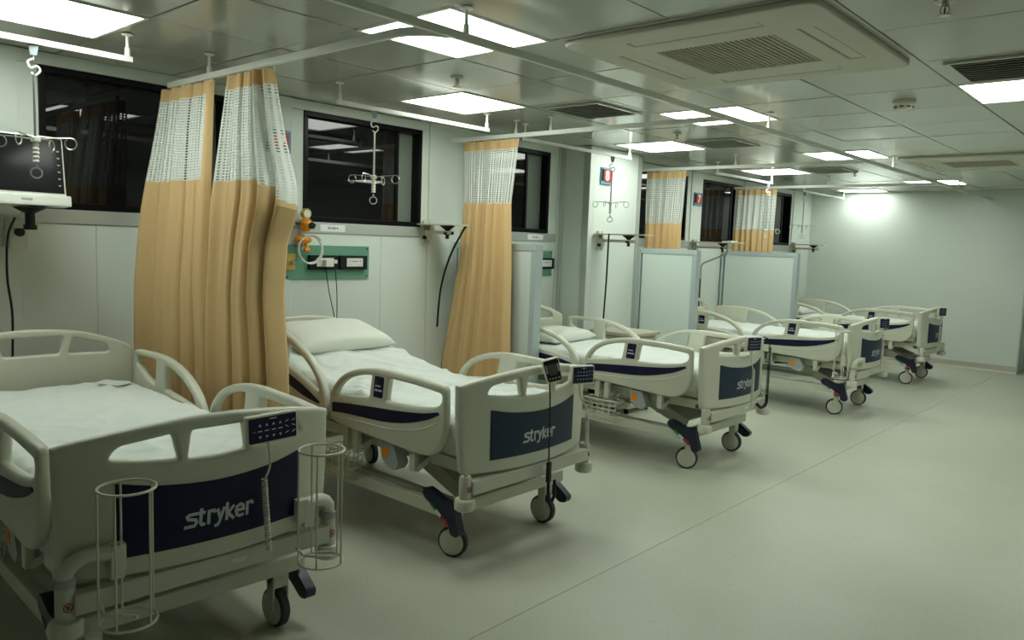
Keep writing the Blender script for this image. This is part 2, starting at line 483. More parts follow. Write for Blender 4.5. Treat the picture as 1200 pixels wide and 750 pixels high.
lamp_txt = {
 0: 'glowing square ceiling lamp above the bed with two wire holders', 1: 'glowing square ceiling lamp above the bed with the raised head',
 2: 'glowing square ceiling lamp in front of the pillar with the number 8', 3: 'glowing square ceiling lamp above the wall with the number 7 sign',
 4: 'glowing square ceiling lamp close to the end wall', 5: 'glowing square ceiling lamp above the bend of the curtain rail',
 6: 'glowing square ceiling lamp beyond the large air conditioner, split by the long rail', 7: 'glowing square ceiling lamp above the long rail, level with the fourth bed',
 10: 'square ceiling lamp over the walkway beyond the air grille, level with the fourth bed', 11: 'square ceiling lamp near the wall facing the beds, level with the number 8 pillar',
 12: 'square ceiling lamp near the wall facing the beds, level with the fourth bed',
 8: 'glowing square ceiling lamp above the long rail, level with the last bed', 9: 'glowing square ceiling lamp next to the air grille over the walkway'}
me_d = B().box(-0.283, 0.283, -0.293, 0.293, 0.006, 0.016).mesh('diffuser'); me_d.materials.append(M_lamp)
bf = B()
for (a, b, c, d) in ((-0.297, 0.297, -0.309, -0.293), (-0.297, 0.297, 0.293, 0.309), (-0.297, -0.283, -0.293, 0.293), (0.283, 0.297, -0.293, 0.293)):
    bf.box(a, b, c, d, -0.003, 0.02)
me_f = bf.mesh('lamp_frame'); me_f.materials.append(M_white)
for n, (i, j) in enumerate(lamp_slots):
    x0, x1 = 0.55+PX*(i-1), 0.55+PX*i; y0, y1 = 1.53+PY*j, 1.53+PY*(j+1)
    yc = (y0+y1)/2
    if y1 > YF-0.01: yc = YF-0.40
    o = empty('ceiling_lamp', ((x0+x1)/2, yc, ZC), lamp_txt[n], 'ceiling lamp', 'square ceiling lamps')
    link('diffuser', me_d, None, o); link('frame', me_f, None, o)

# vents
vlab = ['slatted air grille in the ceiling beyond the lamp over the raised-head bed', 'slatted air grille in the ceiling in front of the pillar, beside a lamp',
        'slatted air grille in the ceiling over the walkway beside a lamp', 'slatted air grille in the ceiling near the end wall', 'slatted air grille in the ceiling over the walkway beyond a lamp']
for n, (i, j) in enumerate(vent_slots):
    xc = 0.55+PX*(i-0.5); yc = 1.53+PY*(j+0.5)
    o = empty('ceiling_vent', (xc, yc, ZC), vlab[n], 'air vent', 'ceiling air grilles')
    B().box(-0.2, 0.2, -0.23, 0.23, -0.004, -0.001).obj('backing', M_dark, o)
    B().box(-0.225, 0.225, -0.255, -0.23, -0.012, -0.001).box(-0.225, 0.225, 0.23, 0.255, -0.012, -0.001).box(-0.225, -0.2, -0.23, 0.23, -0.012, -0.001).box(0.2, 0.225, -0.23, 0.23, -0.012, -0.001).obj('frame', M_ceil, o)
    me_s = B().obox((0, 0, -0.009), (0.4, 0.034, 0.003), Matrix.Rotation(R(22), 3, 'X')).mesh('slat'); me_s.materials.append(M_ceil)
    for k in range(9):
        link('slat', me_s, None, o, loc=(0, -0.2+0.05*k, 0))

# air conditioners
for n, (i, j) in enumerate(ac_slots):
    xc = 0.55+PX*i; yc = 1.53+PY*(j+1)
    o = empty('air_conditioner', (xc, yc, ZC), ['large cream ceiling cassette air conditioner with a central grille above the walkway', 'cream ceiling cassette air conditioner further down, near the end wall'][n], 'air conditioner', 'ceiling air conditioners')
    hw, hl = 0.57, 0.60
    ol = fillet([(-hw, -hl), (hw, -hl), (hw, hl), (-hw, hl)], 0.065, 6)
    gw, gl = 0.275, 0.27
    gh = [(-gw, -gl), (gw, -gl), (gw, gl), (-gw, gl)]
    lou = []
    for (cx, cy, ax, ay) in ((0, -0.44, 0.3, 0.035), (0, 0.44, 0.3, 0.035), (-0.42, 0, 0.035, 0.3), (0.42, 0, 0.035, 0.3)):
        lou.append((cx, cy, ax, ay))
    holes = [gh]+[[(cx-ax, cy-ay), (cx+ax, cy-ay), (cx+ax, cy+ay), (cx-ax, cy+ay)] for cx, cy, ax, ay in lou]
    link('fascia', plate(ol, holes, 0.024, 0.006, lambda u, v, w: (u, v, -0.012+w)), M_acwhite, o)
    B().box(-0.60, 0.60, -0.625, 0.625, 0.0, 0.012).obj('surround', M_ceil, o)
    B().box(-0.52, 0.52, -0.54, 0.54, -0.006, -0.001).obj('housing', M_dark, o)
    B().box(-gw, gw, -gl, gl, -0.016, -0.012).obj('filter', M_acgrille, o)
    me_s = B().box(-0.006, 0.006, -gl, gl, -0.020, -0.016).mesh('grille_bar'); me_s.materials.append(M_acgrille)
    for k in range(23): link('grille_bar', me_s, None, o, loc=(-gw+0.012+k*(2*gw-0.024)/22, 0, 0))
    for cx, cy, ax, ay in lou:
        B().box(cx-ax+0.008, cx+ax-0.004, cy-ay+0.006, cy+ay-0.004, -0.021, -0.014, 0.003).obj('louvre', M_acwhite, o)
# sprinklers
slab = ['small ceiling sprinkler in front of the lamp over the raised-head bed', 'small ceiling sprinkler between the lamp by the pillar and an air grille', 'ceiling sprinkler over the open walkway beside the large air conditioner', 'small ceiling sprinkler near the end wall']
for n, (x, y) in enumerate(((1.437, 3.09), (1.416, 5.53), (3.869, 3.116), (1.649, 8.96))):
    o = empty('sprinkler', (x, y, ZC), slab[n], 'sprinkler', 'ceiling sprinklers')
    B().lathe([(0.036, 0.0), (0.036, -0.006), (0.024, -0.014), (0.012, -0.016)]).obj('escutcheon', M_steel, o, True)
    B().cyl((0, 0, -0.014), (0, 0, -0.026), 0.011).tube([(0.01, 0, -0.024), (0.016, 0, -0.036), (0.006, 0, -0.052)], 0.003).tube([(-0.01, 0, -0.024), (-0.016, 0, -0.036), (-0.006, 0, -0.052)], 0.003).obj('frame', M_steel, o, True)
    B().cyl((0, 0, -0.026), (0, 0, -0.05), 0.003).obj('glass_bulb', M_red, o)
    B().cyl((0, 0, -0.052), (0, 0, -0.055), 0.022).obj('deflector', M_steel, o)
o = empty('smoke_detector', (3.23, 4.98, ZC), 'round white smoke detector on the ceiling over the walkway', 'smoke detector')
B().lathe([(0.062, 0), (0.062, -0.014), (0.055, -0.02)]).obj('base', M_acwhite, o, True)
B().lathe([(0.05, -0.02), (0.052, -0.03), (0.044, -0.05), (0.02, -0.056)]).obj('cover', M_white, o, True)
for k in range(8):
    a = 2*PI*k/8
    B().obox((0.0495*math.cos(a), 0.0495*math.sin(a), -0.038), (0.006, 0.022, 0.007), Matrix.Rotation(a, 3, 'Z')).obj('slot', M_dark, o)

# ---------------------------------------------------------------- rails under the ceiling
ZR = 2.285
def hanger(parent, x, y, z0=ZR):
    B().lathe([(0.026, ZC-0.001), (0.026, ZC-0.006), (0.012, ZC-0.012)], (x, y, 0)).cyl((x, y, ZC-0.01), (x, y, z0+0.012), 0.007).cyl((x, y, z0+0.05), (x, y, z0+0.012), 0.011, 0.013).obj('drop_rod', M_white, parent, True)
def rect_rail(name, pts, label, cat, posts, wid=0.022, ht=0.03, grp=None):
    o = empty(name, (0, 0, 0), label, cat, grp)
    b = B()
    bm = b.bm; rings = []
    N = len(pts)
    for i, p in enumerate(pts):
        a = Vector(pts[max(i-1, 0)]); c = Vector(pts[min(i+1, N-1)]); t = (c-a).normalized()
        s = Vector((-t.y, t.x, 0)); p = Vector(p)
        rings.append([bm.verts.new(p+s*wid/2+Vector((0, 0, dz))) for dz in (-ht/2, ht/2)]+[bm.verts.new(p-s*wid/2+Vector((0, 0, dz))) for dz in (ht/2, -ht/2)])
    for A, Q in zip(rings, rings[1:]):
        for k in range(4): bm.faces.new((A[k], A[(k+1) % 4], Q[(k+1) % 4], Q[k]))
    bm.faces.new(rings[0]); bm.faces.new(rings[-1][::-1])
    b.obj('rail', M_white, o)
    for (x, y) in posts: hanger(o, x, y)
    return o
rc = 0.20
pts = [(0.30, 2.0, ZR), (0.6, 2.0, ZR), (1.4, 2.0, ZR), (2.405-rc, 2.0, ZR)]
pts += [(2.405-rc+rc*math.sin(a), 2.0+rc-rc*math.cos(a), ZR) for a in [PI/2*k/12 for k in range(1, 10)]]
rect_rail('curtain_rail', pts, 'white curtain rail carrying the two nearest tan curtains, bending into the long rail', 'curtain rail', [(0.75, 2.0)], grp='curtain rails')
rect_rail('curtain_rail', [(2.405, y, ZR) for y in (-1.0, 1, 3, 5, 7, 9, 11, YF-0.005)], 'long straight white curtain rail running along the walkway to the end wall', 'curtain rail', [(2.405, 0.6), (2.405, 2.2), (2.405, 5.0), (2.405, 7.7), (2.405, 10.2)], grp='curtain rails')
rect_rail('curtain_rail', [(0.02, 4.40, ZR), (2.393, 4.40, ZR)], 'white curtain rail carrying the tan curtain by the nearest low partition', 'curtain rail', [(0.72, 4.40), (1.05, 4.40)], grp='curtain rails')
rect_rail('curtain_rail', [(0.02, 7.0, ZR), (2.393, 7.0, ZR)], 'white curtain rail just beyond the number 8 pillar', 'curtain rail', [(1.2, 7.0)], grp='curtain rails')
rect_rail('curtain_rail', [(0.02, 9.42, ZR), (2.393, 9.42, ZR)], 'white curtain rail above the partition before the last bed', 'curtain rail', [(1.2, 9.42)], grp='curtain rails')
tl = ['above the bed with two wire holders', 'above the bed with the raised head', 'in front of the number 8 pillar', 'in front of the number 7 sign', 'next to the end wall']
for n, (x, y0, y1) in enumerate(((0.79, 0.0, 1.6), (0.725, 2.80, 4.10), (0.66, 4.55, 6.03), (0.75, 7.5, 8.88), (0.64, 10.1, 11.6))):
    rect_rail('drip_track', [(x, y0, ZR), (x, y1, ZR)], 'short white ceiling track for drip hangers '+tl[n], 'ceiling track', [(x, y0+0.02), (x, y1-0.02)], wid=0.02, ht=0.024, grp='drip tracks')

def drip_hanger(x, y, rz, label, zh=1.87, brass=False, zl=1.69):
    o = empty('drip_hanger', (x, y, 0), label, 'drip hanger', 'hanging drip hooks', rz=rz)
    b = B(); top = ZR-0.012
    b.prism([(-0.02, top), (0.02, top), (0.012, top-0.045), (-0.012, top-0.045)], lambda p: (-0.006, p[0], p[1]), lambda p: (0.006, p[0], p[1]))
    b.obj('runner', M_hookblue, o)
    z = top-0.045
    B().tube([(0, 0, z+0.01), (0, 0, z-0.02)], 0.0025).tube(crom([(0, -0.004, z-0.016), (0, -0.022, z-0.03), (0, -0.012, z-0.055), (0, 0.012, z-0.045), (0, 0.022, z-0.065), (0, 0.004, z-0.085), (0, -0.012, z-0.075)]), 0.0045).obj('s_hook', M_white if rz < 9 else M_steel, o, True)
    B().cyl((0, 0, z-0.08), (0, 0, zh), 0.0065).obj('pole', M_steel, o, True)
    g = B().lathe([(0.012, zh+0.012), (0.02, zh+0.008), (0.02, zh-0.008), (0.012, zh-0.012)]+[(0.010+0.004*(k % 2), zh-0.014-0.009*k) for k in range(10)])
    g.obj('grip', M_white, o, True)
    for k in range(4):
        a = PI/4+k*PI/2+0.35; d = Vector((math.cos(a), math.sin(a), 0)); L = 0.145
        p = [(0, 0, zh), tuple(d*L*0.5+Vector((0, 0, zh+0.008))), tuple(d*L+Vector((0, 0, zh+0.012)))]
        lp = []
        for q in range(1, 11):
            t = 2*PI*q/11
            lp.append(tuple(d*(L+0.025*math.sin(t))+Vector((0, 0, zh+0.012-0.025+0.025*math.cos(t)))))
        B().tube(p+lp, 0.003, 6).obj('hook', M_steel, o, True)
    zz = zh-0.11
    B().cyl((0, 0, zz+0.005), (0, 0, zz-0.012), 0.004).ring((0, 0, zz-0.034), 0.022, 0.0032, 'X').obj('ring', M_steel, o, True)
    return o
drip_hanger(0.78, 1.19, -0.3, 'drip hanger with chrome hooks hanging in front of the wall monitor')
drip_hanger(0.72, 3.085, -0.65, 'drip hanger with chrome hooks in front of the window over the raised-head bed')
drip_hanger(0.66, 5.75, -0.9, 'drip hanger with wire hooks in front of the number 8 pillar')
drip_hanger(0.75, 8.78, -1.1, 'drip hanger in front of the tan curtain past the number 7 sign', zh=1.74)
drip_hanger(0.64, 10.15, -1.1, 'drip hanger with wire hooks in front of the end wall', zh=1.84)

# ---------------------------------------------------------------- curtains
def curtain(label, levels, nf, amp, znet, ph=0.0, seed=1, zhead=0.07, drop=0.0, wrap=0.0, hem=False):
    o = empty('curtain', (levels[0][1], levels[0][3], levels[-1][0]), label, 'curtain', 'bed curtains')
    ox, oy, oz = o.location
    rnd = random.Random(seed)
    offs = [rnd.uniform(-0.35, 0.35) for _ in range(40)]
    zt, zb = levels[0][0], levels[-1][0]
    W = 1.35*(levels[1][2]-levels[1][1])
    def lev(z):
        for A, Q in zip(levels, levels[1:]):
            if z >= Q[0]-1e-9:
                t = (A[0]-z)/(A[0]-Q[0]); t = t*t*(3-2*t) if len(levels) > 9 else t
                return [A[k]+(Q[k]-A[k])*t for k in (1, 2, 3)]
        return list(levels[-1][1:])
    def pt(u, z):
        xl, xr, y0 = lev(z)
        d = (zt-z)/(zt-zb)
        a = amp*(0.55+0.45*min(1, d*3))
        uu = u+0.004*math.sin(3.1*z+seed)*d+0.010*math.sin(17*u+0.5*z)
        th = 2*PI*nf*uu+ph
        k = math.sin(th)+0.45*math.sin(2.1*th+1.3+seed)+0.25*math.sin(0.53*th+seed*2.0)
        n_ = noise.noise(Vector((u*4+seed, z*1.4, 3.1)))
        y = y0+a*k*0.62+0.012*n_+wrap*max(0, u-0.62)*min(1, d*4)
        x = xl+(xr-xl)*u+0.35*a*math.cos(th)*0.7+0.006*n_-1.5*wrap*max(0, u-0.62)*min(1, d*4)
        return (x-ox, y-oy, z-oz)
    def net_z(u): return znet-drop*max(0, (u-0.62)/0.38)**1.2
    def strip(name, f0, f1, nz, m, u0=0.0, u1=1.0):
        NU = max(2, int(nf*16*(u1-u0))); me = bpy.data.meshes.new(name); vs = []; fs = []; uvs = []
        for r in range(nz+1):
            for c in range(NU+1):
                u = u0+(u1-u0)*c/NU; z0, z1 = f0(u), f1(u); z = z0+(z1-z0)*r/nz
                vs.append(pt(u, z)); uvs.append((u*W, z))
        for r in range(nz):
            for c in range(NU):
                a = r*(NU+1)+c; fs.append((a, a+1, a+NU+2, a+NU+1))
        me.from_pydata(vs, [], fs); me.update()
        ul = me.uv_layers.new(name='UVMap')
        for p in me.polygons:
            for li in p.loop_indices: ul.data[li].uv = uvs[me.loops[li].vertex_index]
        return link(name, me, m, o, True)
    ue = 0.955 if hem else 1.0
    strip('heading_tape', lambda u: zt, lambda u: zt-zhead, 2, M_tan)
    strip('net_panel', lambda u: zt-zhead, net_z, 14, M_net, 0.0, ue)
    if hem: strip('side_hem', lambda u: zt-zhead, net_z, 14, M_tan, ue, 1.0)
    strip('hem_band', lambda u: net_z(u)+0.006, lambda u: net_z(u)-0.022, 1, M_tan)
    strip('fabric', lambda u: net_z(u)-0.022, lambda u: zb, 34, M_tan)
    for k in range(nf+1):
        u = k/nf; p = pt(u*0.98+0.01, zt)
        B().tube([(p[0], p[1], p[2]-0.01), (p[0], p[1], p[2]+0.012)], 0.003, 6).obj('glide_hook', M_white, o)
    return o
curtain('tan curtain with white net top gathered beside the bed with two wire holders', [(2.262, 0.20, 0.80, 2.0), (1.76, 0.15, 0.86, 1.95), (1.2, 0.085, 0.885, 1.92), (0.85, 0.06, 0.89, 1.92), (0.30, 0.04, 0.89, 1.93)], 5, 0.068, 1.755, 0.4, 1, hem=True)
curtain('tan curtain with white net top, bulging at one edge, beside the raised-head bed', [(2.262, 0.97, 1.31, 2.0), (1.95, 0.93, 1.42, 1.98), (1.72, 0.91, 1.54, 1.96), (1.62, 0.905, 1.555, 1.95), (1.45, 0.90, 1.48, 1.945), (1.2, 0.88, 1.465, 1.94), (0.85, 0.875, 1.50, 1.94), (0.30, 0.875, 1.50, 1.95)], 5, 0.062, 1.745, 1.7, 2, drop=0.12, wrap=0.25)
curtain('tan curtain with white net top hanging beside the nearest low partition', [(2.262, 0.15, 0.74, 4.40), (1.79, 0.19, 0.70, 4.38), (1.3, 0.17, 0.73, 4.365), (0.55, 0.02, 0.77, 4.35), (0.28, 0.0, 0.78, 4.35)], 5, 0.036, 1.785, 0.9, 3)
curtain('tan curtain with white net top between the number 8 pillar and the number 7 sign', [(2.262, 0.22, 0.68, 7.0), (1.74, 0.225, 0.65, 7.0), (0.35, 0.21, 0.66, 7.0)], 5, 0.03, 1.74, 0.2, 4)
curtain('tan curtain with white net top above the partition before the last bed', [(2.262, 0.03, 0.58, 9.42), (1.76, 0.03, 0.58, 9.40), (0.35, 0.03, 0.6, 9.40)], 7, 0.028, 1.76, 0.6, 5)

# ---------------------------------------------------------------- partitions
def partition(x0, x1, y, label):
    o = empty('partition', ((x0+x1)/2, y+0.04, 0), label, 'partition', 'low bed partitions')
    hx = (x1-x0)/2; H = 1.485; t = 0.04; f = 0.05
    B().box(-hx+f, hx-f, -t+0.006, t-0.006, 0.06, H-f).obj('panel', M_part, o)
    B().box(-hx, hx, -t, t, H-f, H, 0.004).obj('top_profile', M_partframe, o)
    B().box(-hx, hx, -t, t, 0.0, 0.06, 0.004).obj('bottom_profile', M_partframe, o)
    B().box(-hx, -hx+f*0.6, -t, t, 0.06, H-f, 0.004).obj('side_profile', M_partframe, o)
    B().box(hx-f, hx, -t, t, 0.06, H-f, 0.004).obj('side_profile', M_partframe, o)
    B().cyl((-hx+0.02, -t-0.002, H-0.025), (-hx+0.02, -t+0.001, H-0.025), 0.006).obj('screw', M_black, o)
partition(0.021, 0.90, 4.47, 'low white partition half hidden by the tan curtain near the raised-head bed')
partition(0.346, 1.0, 6.73, 'low white partition standing against the number 8 pillar')
partition(0.021, 1.0, 9.17, 'low white partition between the fourth and the last bed')

# ---------------------------------------------------------------- hospital beds
LOGO = [[(1.5, 1), (0.2, 1), (0.02, 0.86), (0.12, 0.64), (0.72, 0.50), (0.80, 0.26), (0.62, 0.02), (-0.2, 0)],
        [(1.15, 1.38), (1.12, 0.18), (1.24, 0), (1.52, 0)],
        [(1.80, -0.1), (1.80, 0.98), (2.22, 1.0), (2.34, 0.78)],
        [(2.52, 1.05), (2.78, 0.22)], [(3.12, 1.1), (2.72, -0.1), (2.58, -0.32), (2.30, -0.34)],
        [(3.36, -0.1), (3.36, 1.42)], [(3.98, 1.05), (3.46, 0.48), (4.02, -0.1)],
        [(4.25, 0.5), (4.88, 0.52), (4.82, 0.86), (4.56, 1.0), (4.28, 0.86), (4.18, 0.5), (4.28, 0.14), (4.54, 0), (4.90, 0.06)],
        [(5.22, -0.1), (5.22, 0.98), (5.64, 1.0), (5.76, 0.76)]]
def strokes(lines, th, fmap):
    b = B(); bm = b.bm
    for L in lines:
        P = [Vector(p) for p in L]; n = len(P); lv, rv = [], []
        for i, p in enumerate(P):
            d0 = (p-P[i-1]).normalized() if i else (P[1]-p).normalized()
            d1 = (P[i+1]-p).normalized() if i < n-1 else d0
            n0, n1 = Vector((-d0.y, d0.x)), Vector((-d1.y, d1.x)); m = (n0+n1)
            m = m.normalized() if m.length > 1e-3 else n0
            k = th/2/max(0.45, m.dot(n0))
            lv.append(p+m*k); rv.append(p-m*k)
        A = [bm.verts.new(fmap(*q)) for q in lv]; Q = [bm.verts.new(fmap(*q)) for q in rv]
        for i in range(n-1): bm.faces.new((A[i], A[i+1], Q[i+1], Q[i]))
    return b.mesh('logo')

def bow(y): return 0.085*(1-(y/0.46)**2)

def make_rail_mesh(kind):
    """returns meshes for a near-side rail (outer face towards -y); u = x, v = z"""
    if kind == 'foot':
        ol = crom([(1.0, 0.60), (1.002, 0.66), (1.03, 0.725), (1.10, 0.788), (1.20, 0.832), (1.32, 0.857), (1.44, 0.866), (1.60, 0.862)], k=4)
        ol += [(1.70, 0.859)]+fillet([(1.78, 0.856), (1.872, 0.846), (1.876, 0.70), (1.872, 0.66)], [0, 0.03, 0, 0])[1:]
        ol += crom([(1.868, 0.62), (1.845, 0.565), (1.80, 0.522), (1.74, 0.503), (1.60, 0.503), (1.40, 0.515), (1.2, 0.525), (1.06, 0.535), (1.015, 0.55)], k=4)
        h1 = crom([(1.05, 0.69), (1.085, 0.735), (1.16, 0.783), (1.26, 0.812), (1.335, 0.822)], k=4)+fillet([(1.345, 0.822), (1.325, 0.712), (1.2, 0.695), (1.1, 0.684), (1.04, 0.676)], [0.004, 0.012, 0.02, 0.02, 0.008])
        h2 = fillet([(1.455, 0.712), (1.475, 0.826), (1.66, 0.822), (1.848, 0.808), (1.846, 0.765), (1.80, 0.738), (1.65, 0.715)], [0.012, 0.012, 0.03, 0.03, 0.02, 0.04, 0.05])
        st = crom([(1.03, 0.640), (1.15, 0.652), (1.35, 0.668), (1.55, 0.682), (1.72, 0.70), (1.83, 0.723)], k=4)
        sb = crom([(1.84, 0.712), (1.75, 0.672), (1.60, 0.632), (1.45, 0.612), (1.3, 0.605), (1.15, 0.600), (1.03, 0.590)], k=4)
        gr = crom([(1.04, 0.565), (1.2, 0.575), (1.4, 0.578), (1.55, 0.59), (1.70, 0.618), (1.82, 0.668)], k=4)
        ctl = [(1.365, 0.722, 0.07, 0.105, 0.012)]
        holes = [h1, h2]
    else:
        ol = fillet([(0.13, 0.54), (0.13, 0.862), (0.20, 0.866)], [0.02, 0.03, 0])
        ol += crom([(0.22, 0.867), (0.38, 0.872), (0.52, 0.866), (0.66, 0.842), (0.78, 0.80), (0.88, 0.735), (0.935, 0.665), (0.95, 0.61), (0.945, 0.56)], k=4)
        ol += fillet([(0.93, 0.53), (0.60, 0.515), (0.16, 0.515)], [0.03, 0.02, 0.02])
        h1 = fillet([(0.165, 0.79), (0.165, 0.838), (0.42, 0.842), (0.405, 0.712), (0.30, 0.725)], [0.012, 0.012, 0.012, 0.012, 0.06])
        h2 = crom([(0.535, 0.828), (0.65, 0.806), (0.76, 0.768), (0.84, 0.718), (0.872, 0.675)], k=4)+fillet([(0.87, 0.66), (0.70, 0.685), (0.52, 0.70), (0.525, 0.80)], [0.01, 0.04, 0.012, 0.01])
        st = crom([(0.15, 0.668), (0.35, 0.672), (0.55, 0.668), (0.75, 0.650), (0.90, 0.622)], k=4)
        sb = crom([(0.90, 0.610), (0.75, 0.60), (0.55, 0.608), (0.35, 0.60), (0.15, 0.585)], k=4)
        gr = crom([(0.16, 0.56), (0.4, 0.57), (0.6, 0.572), (0.88, 0.575)], k=4)
        ctl = [(0.345, 0.735, 0.065, 0.085, 0.0), (0.43, 0.735, 0.065, 0.085, 0.0)]
        holes = [h1, h2] if kind == 'head' else [h2]
    D = 0.042
    body = plate(ol, holes, D, 0.013, lambda u, v, w: (u, w, v))
    stripe = plate(st+sb, [], 0.006, 0.001, lambda u, v, w: (u, -D/2-0.001+w, v), bres=0)
    groove = B().tube([(x, -D/2+0.001, z) for x, z in gr], 0.005, 6).mesh('ridge')
    return body, stripe, groove, ctl

CLOSED = {}
def build_bed():
    bed = empty('hospital_bed', (0, 0, 0), 'x', 'hospital bed', 'hospital beds in a row')
    # base
    b = B()
    for s in (-1, 1):
        b.box(0.22, 1.84, s*0.40-0.025, s*0.40+0.025, 0.215, 0.275, 0.006)
        b.box(0.30, 1.74, s*0.30-0.02, s*0.30+0.02, 0.225, 0.265, 0.004)
    for x in (0.24, 1.80): b.box(x, x+0.065, -0.42, 0.42, 0.225, 0.285, 0.008)
    b.obj('base_frame', M_frame, bed)
    # castors
    for x, s, tw in ((1.80, -1, 0.35), (1.80, 1, 0.06), (0.32, -1, 0.2), (0.32, 1, -0.2)):
        c = empty('castor', (x, s*0.335, 0.075), None, None); c.parent = bed; c.rotation_euler = (0, 0, tw)
        for kk in ('label', 'category'):
            if kk in c: del c[kk]
        B().lathe([(0.045, -0.022), (0.066, -0.020), (0.0745, -0.012), (0.0745, 0.012), (0.066, 0.020), (0.045, 0.022)], axis='Y', n=28).obj('tyre', M_tyre, c, True)
        B().lathe([(0.010, -0.029), (0.045, -0.027), (0.062, -0.0215), (0.062, 0.0215), (0.045, 0.027), (0.010, 0.029)], axis='Y', n=28).obj('wheel_disc', M_frame, c, True)
        k = B()
        k.box(-0.012, 0.032, 0.026, 0.034, 0.0, 0.13, 0.004).box(-0.012, 0.032, -0.034, -0.026, 0.0, 0.13, 0.004)
        k.box(-0.016, 0.036, -0.034, 0.034, 0.086, 0.165, 0.012)
        k.obj('fork', M_frame, c)
    # brake pedals with coloured marks
    prof = fillet([(1.695, 0.318), (1.715, 0.342), (1.75, 0.336), (1.84, 0.304), (1.90, 0.318), (1.914, 0.27), (1.945, 0.175), (1.93, 0.153), (1.888, 0.158), (1.873, 0.212), (1.80, 0.248), (1.708, 0.292)],
                  [0.012, 0.012, 0.015, 0.02, 0.012, 0.02, 0.012, 0.012, 0.015, 0.02, 0.02, 0.012])
    prof_f = fillet([(1.70, 0.225), (1.715, 0.25), (1.77, 0.240), (1.86, 0.182), (1.908, 0.148), (1.898, 0.115), (1.855, 0.108), (1.80, 0.142), (1.71, 0.188)], 0.014)
    B().cyl((1.76, -0.40, 0.25), (1.76, 0.43, 0.25), 0.012).obj('brake_shaft', M_frame, bed)
    for s in (-1, 1):
        pd = B().prism(prof if s < 0 else prof_f, lambda p: (p[0], s*0.445, p[1]), lambda p: (p[0], s*0.405, p[1])).obj('brake_pedal', M_pedal, bed)
        if s > 0: continue
        for (t0, t1, m) in ((0.12, 0.36, M_green), (0.38, 0.58, M_sock), (0.60, 0.92, M_red)):
            A, Z = Vector((1.735, 0.290)), Vector((1.888, 0.186))
            p0, p1 = A+(Z-A)*t0, A+(Z-A)*t1
            B().bar((p0.x, s*0.4465, p0.y), (p1.x, s*0.4465, p1.y), 0.003, 0.014, up=(0, 0, 1)).obj('mark', m, pd)
    # lifting arms and gear
    for s in (-1, 1):
        B().bar((1.72, s*0.22, 0.275), (1.30, s*0.22, 0.44), 0.03, 0.075).obj('lift_arm', M_frame, bed)
        B().bar((0.36, s*0.22, 0.275), (0.78, s*0.22, 0.44), 0.03, 0.075).obj('lift_arm', M_frame, bed)
    B().bar((1.70, 0, 0.29), (1.32, 0, 0.41), 0.40, 0.012).obj('lift_plate', M_frame, bed)
    for x in (0.78, 1.30): B().cyl((x, -0.3, 0.44), (x, 0.3, 0.44), 0.02).obj('lift_shaft', M_frame, bed)
    B().cyl((0.82, 0.05, 0.36), (1.28, 0.05, 0.40), 0.032).box(0.72, 0.86, -0.03, 0.10, 0.32, 0.42, 0.01).obj('lift_motor', M_black, bed)
    B().box(1.44, 1.60, -0.16, 0.12, 0.30, 0.31).obj('gear_cover', M_frame, bed)
    # upper frame with bumper beams and corner bumpers
    u = B()
    for s in (-1, 1): u.box(0.08, 1.90, s*0.35-0.02, s*0.35+0.02, 0.43, 0.49, 0.005)
    for x in (0.45, 0.95, 1.40): u.box(x, x+0.04, -0.35, 0.35, 0.44, 0.48)
    u.box(0.03, 0.075, -0.40, 0.40, 0.375, 0.44, 0.006).box(1.965, 2.015, -0.43, 0.43, 0.368, 0.432, 0.008).box(1.88, 1.97, -0.2, -0.15, 0.38, 0.43).box(1.88, 1.97, 0.15, 0.2, 0.38, 0.43)
    u.box(0.05, 0.09, -0.37, -0.33, 0.43, 0.46).box(1.86, 1.90, -0.37, 0.37, 0.43, 0.46)
    u.obj('upper_frame', M_frame, bed)
    for x in (0.04, 1.978):
        for s in (-1, 1):
            cb = B().lathe([(0.026, 0.345), (0.028, 0.36), (0.028, 0.445), (0.024, 0.455), (0.014, 0.455), (0.014, 0.44)], (x, s*0.445, 0), n=18).obj('corner_post', M_frame, bed, True)
            B().lathe([(0.036, 0.298), (0.046, 0.305), (0.048, 0.34), (0.042, 0.350), (0.026, 0.352)], (x, s*0.445, 0), n=22).obj('bumper', M_cream, cb, True)
            if x > 1:
                def fm(p, q, rr=0.0288):
                    a = p/0.0288; return Vector((x+rr*math.cos(a), s*0.445+rr*math.sin(a), 0.398+q))
                q = B()
                rg = [fm(0.013*math.cos(t), 0.013*math.sin(t)) for t in [2*PI*k/20 for k in range(20)]]
                q.tube(rg, 0.0016, 5, True).tube([fm(-0.009, 0.009), fm(0, 0), fm(0.009, -0.009)], 0.0014, 5)
                q.obj('no_load_mark', M_red, cb)
                B().tube([fm(-0.003, -0.007), fm(-0.002, 0.002), fm(0.004, 0.007)], 0.0018, 5).obj('mark', M_text, cb)
    B().box(2.0155, 2.017, 0.05, 0.10, 0.395, 0.412).obj('rating_label', M_sock, bed)
    # deck
    B().box(0.09, 1.88, -0.41, 0.41, 0.515, 0.548, 0.006).obj('deck', M_cream, bed)
    B().box(0.2, 1.8, -0.34, 0.34, 0.488, 0.515).obj('deck_tray', M_greyp, bed)
    # end boards
    fo = [(-0.46, 0.47), (-0.46, 0.83)]
    fo_t = crom([(-0.462, 0.855), (-0.40, 0.872), (-0.25, 0.897), (-0.10, 0.913), (0.0, 0.916), (0.10, 0.913), (0.25, 0.897), (0.40, 0.872), (0.462, 0.855)], k=3)
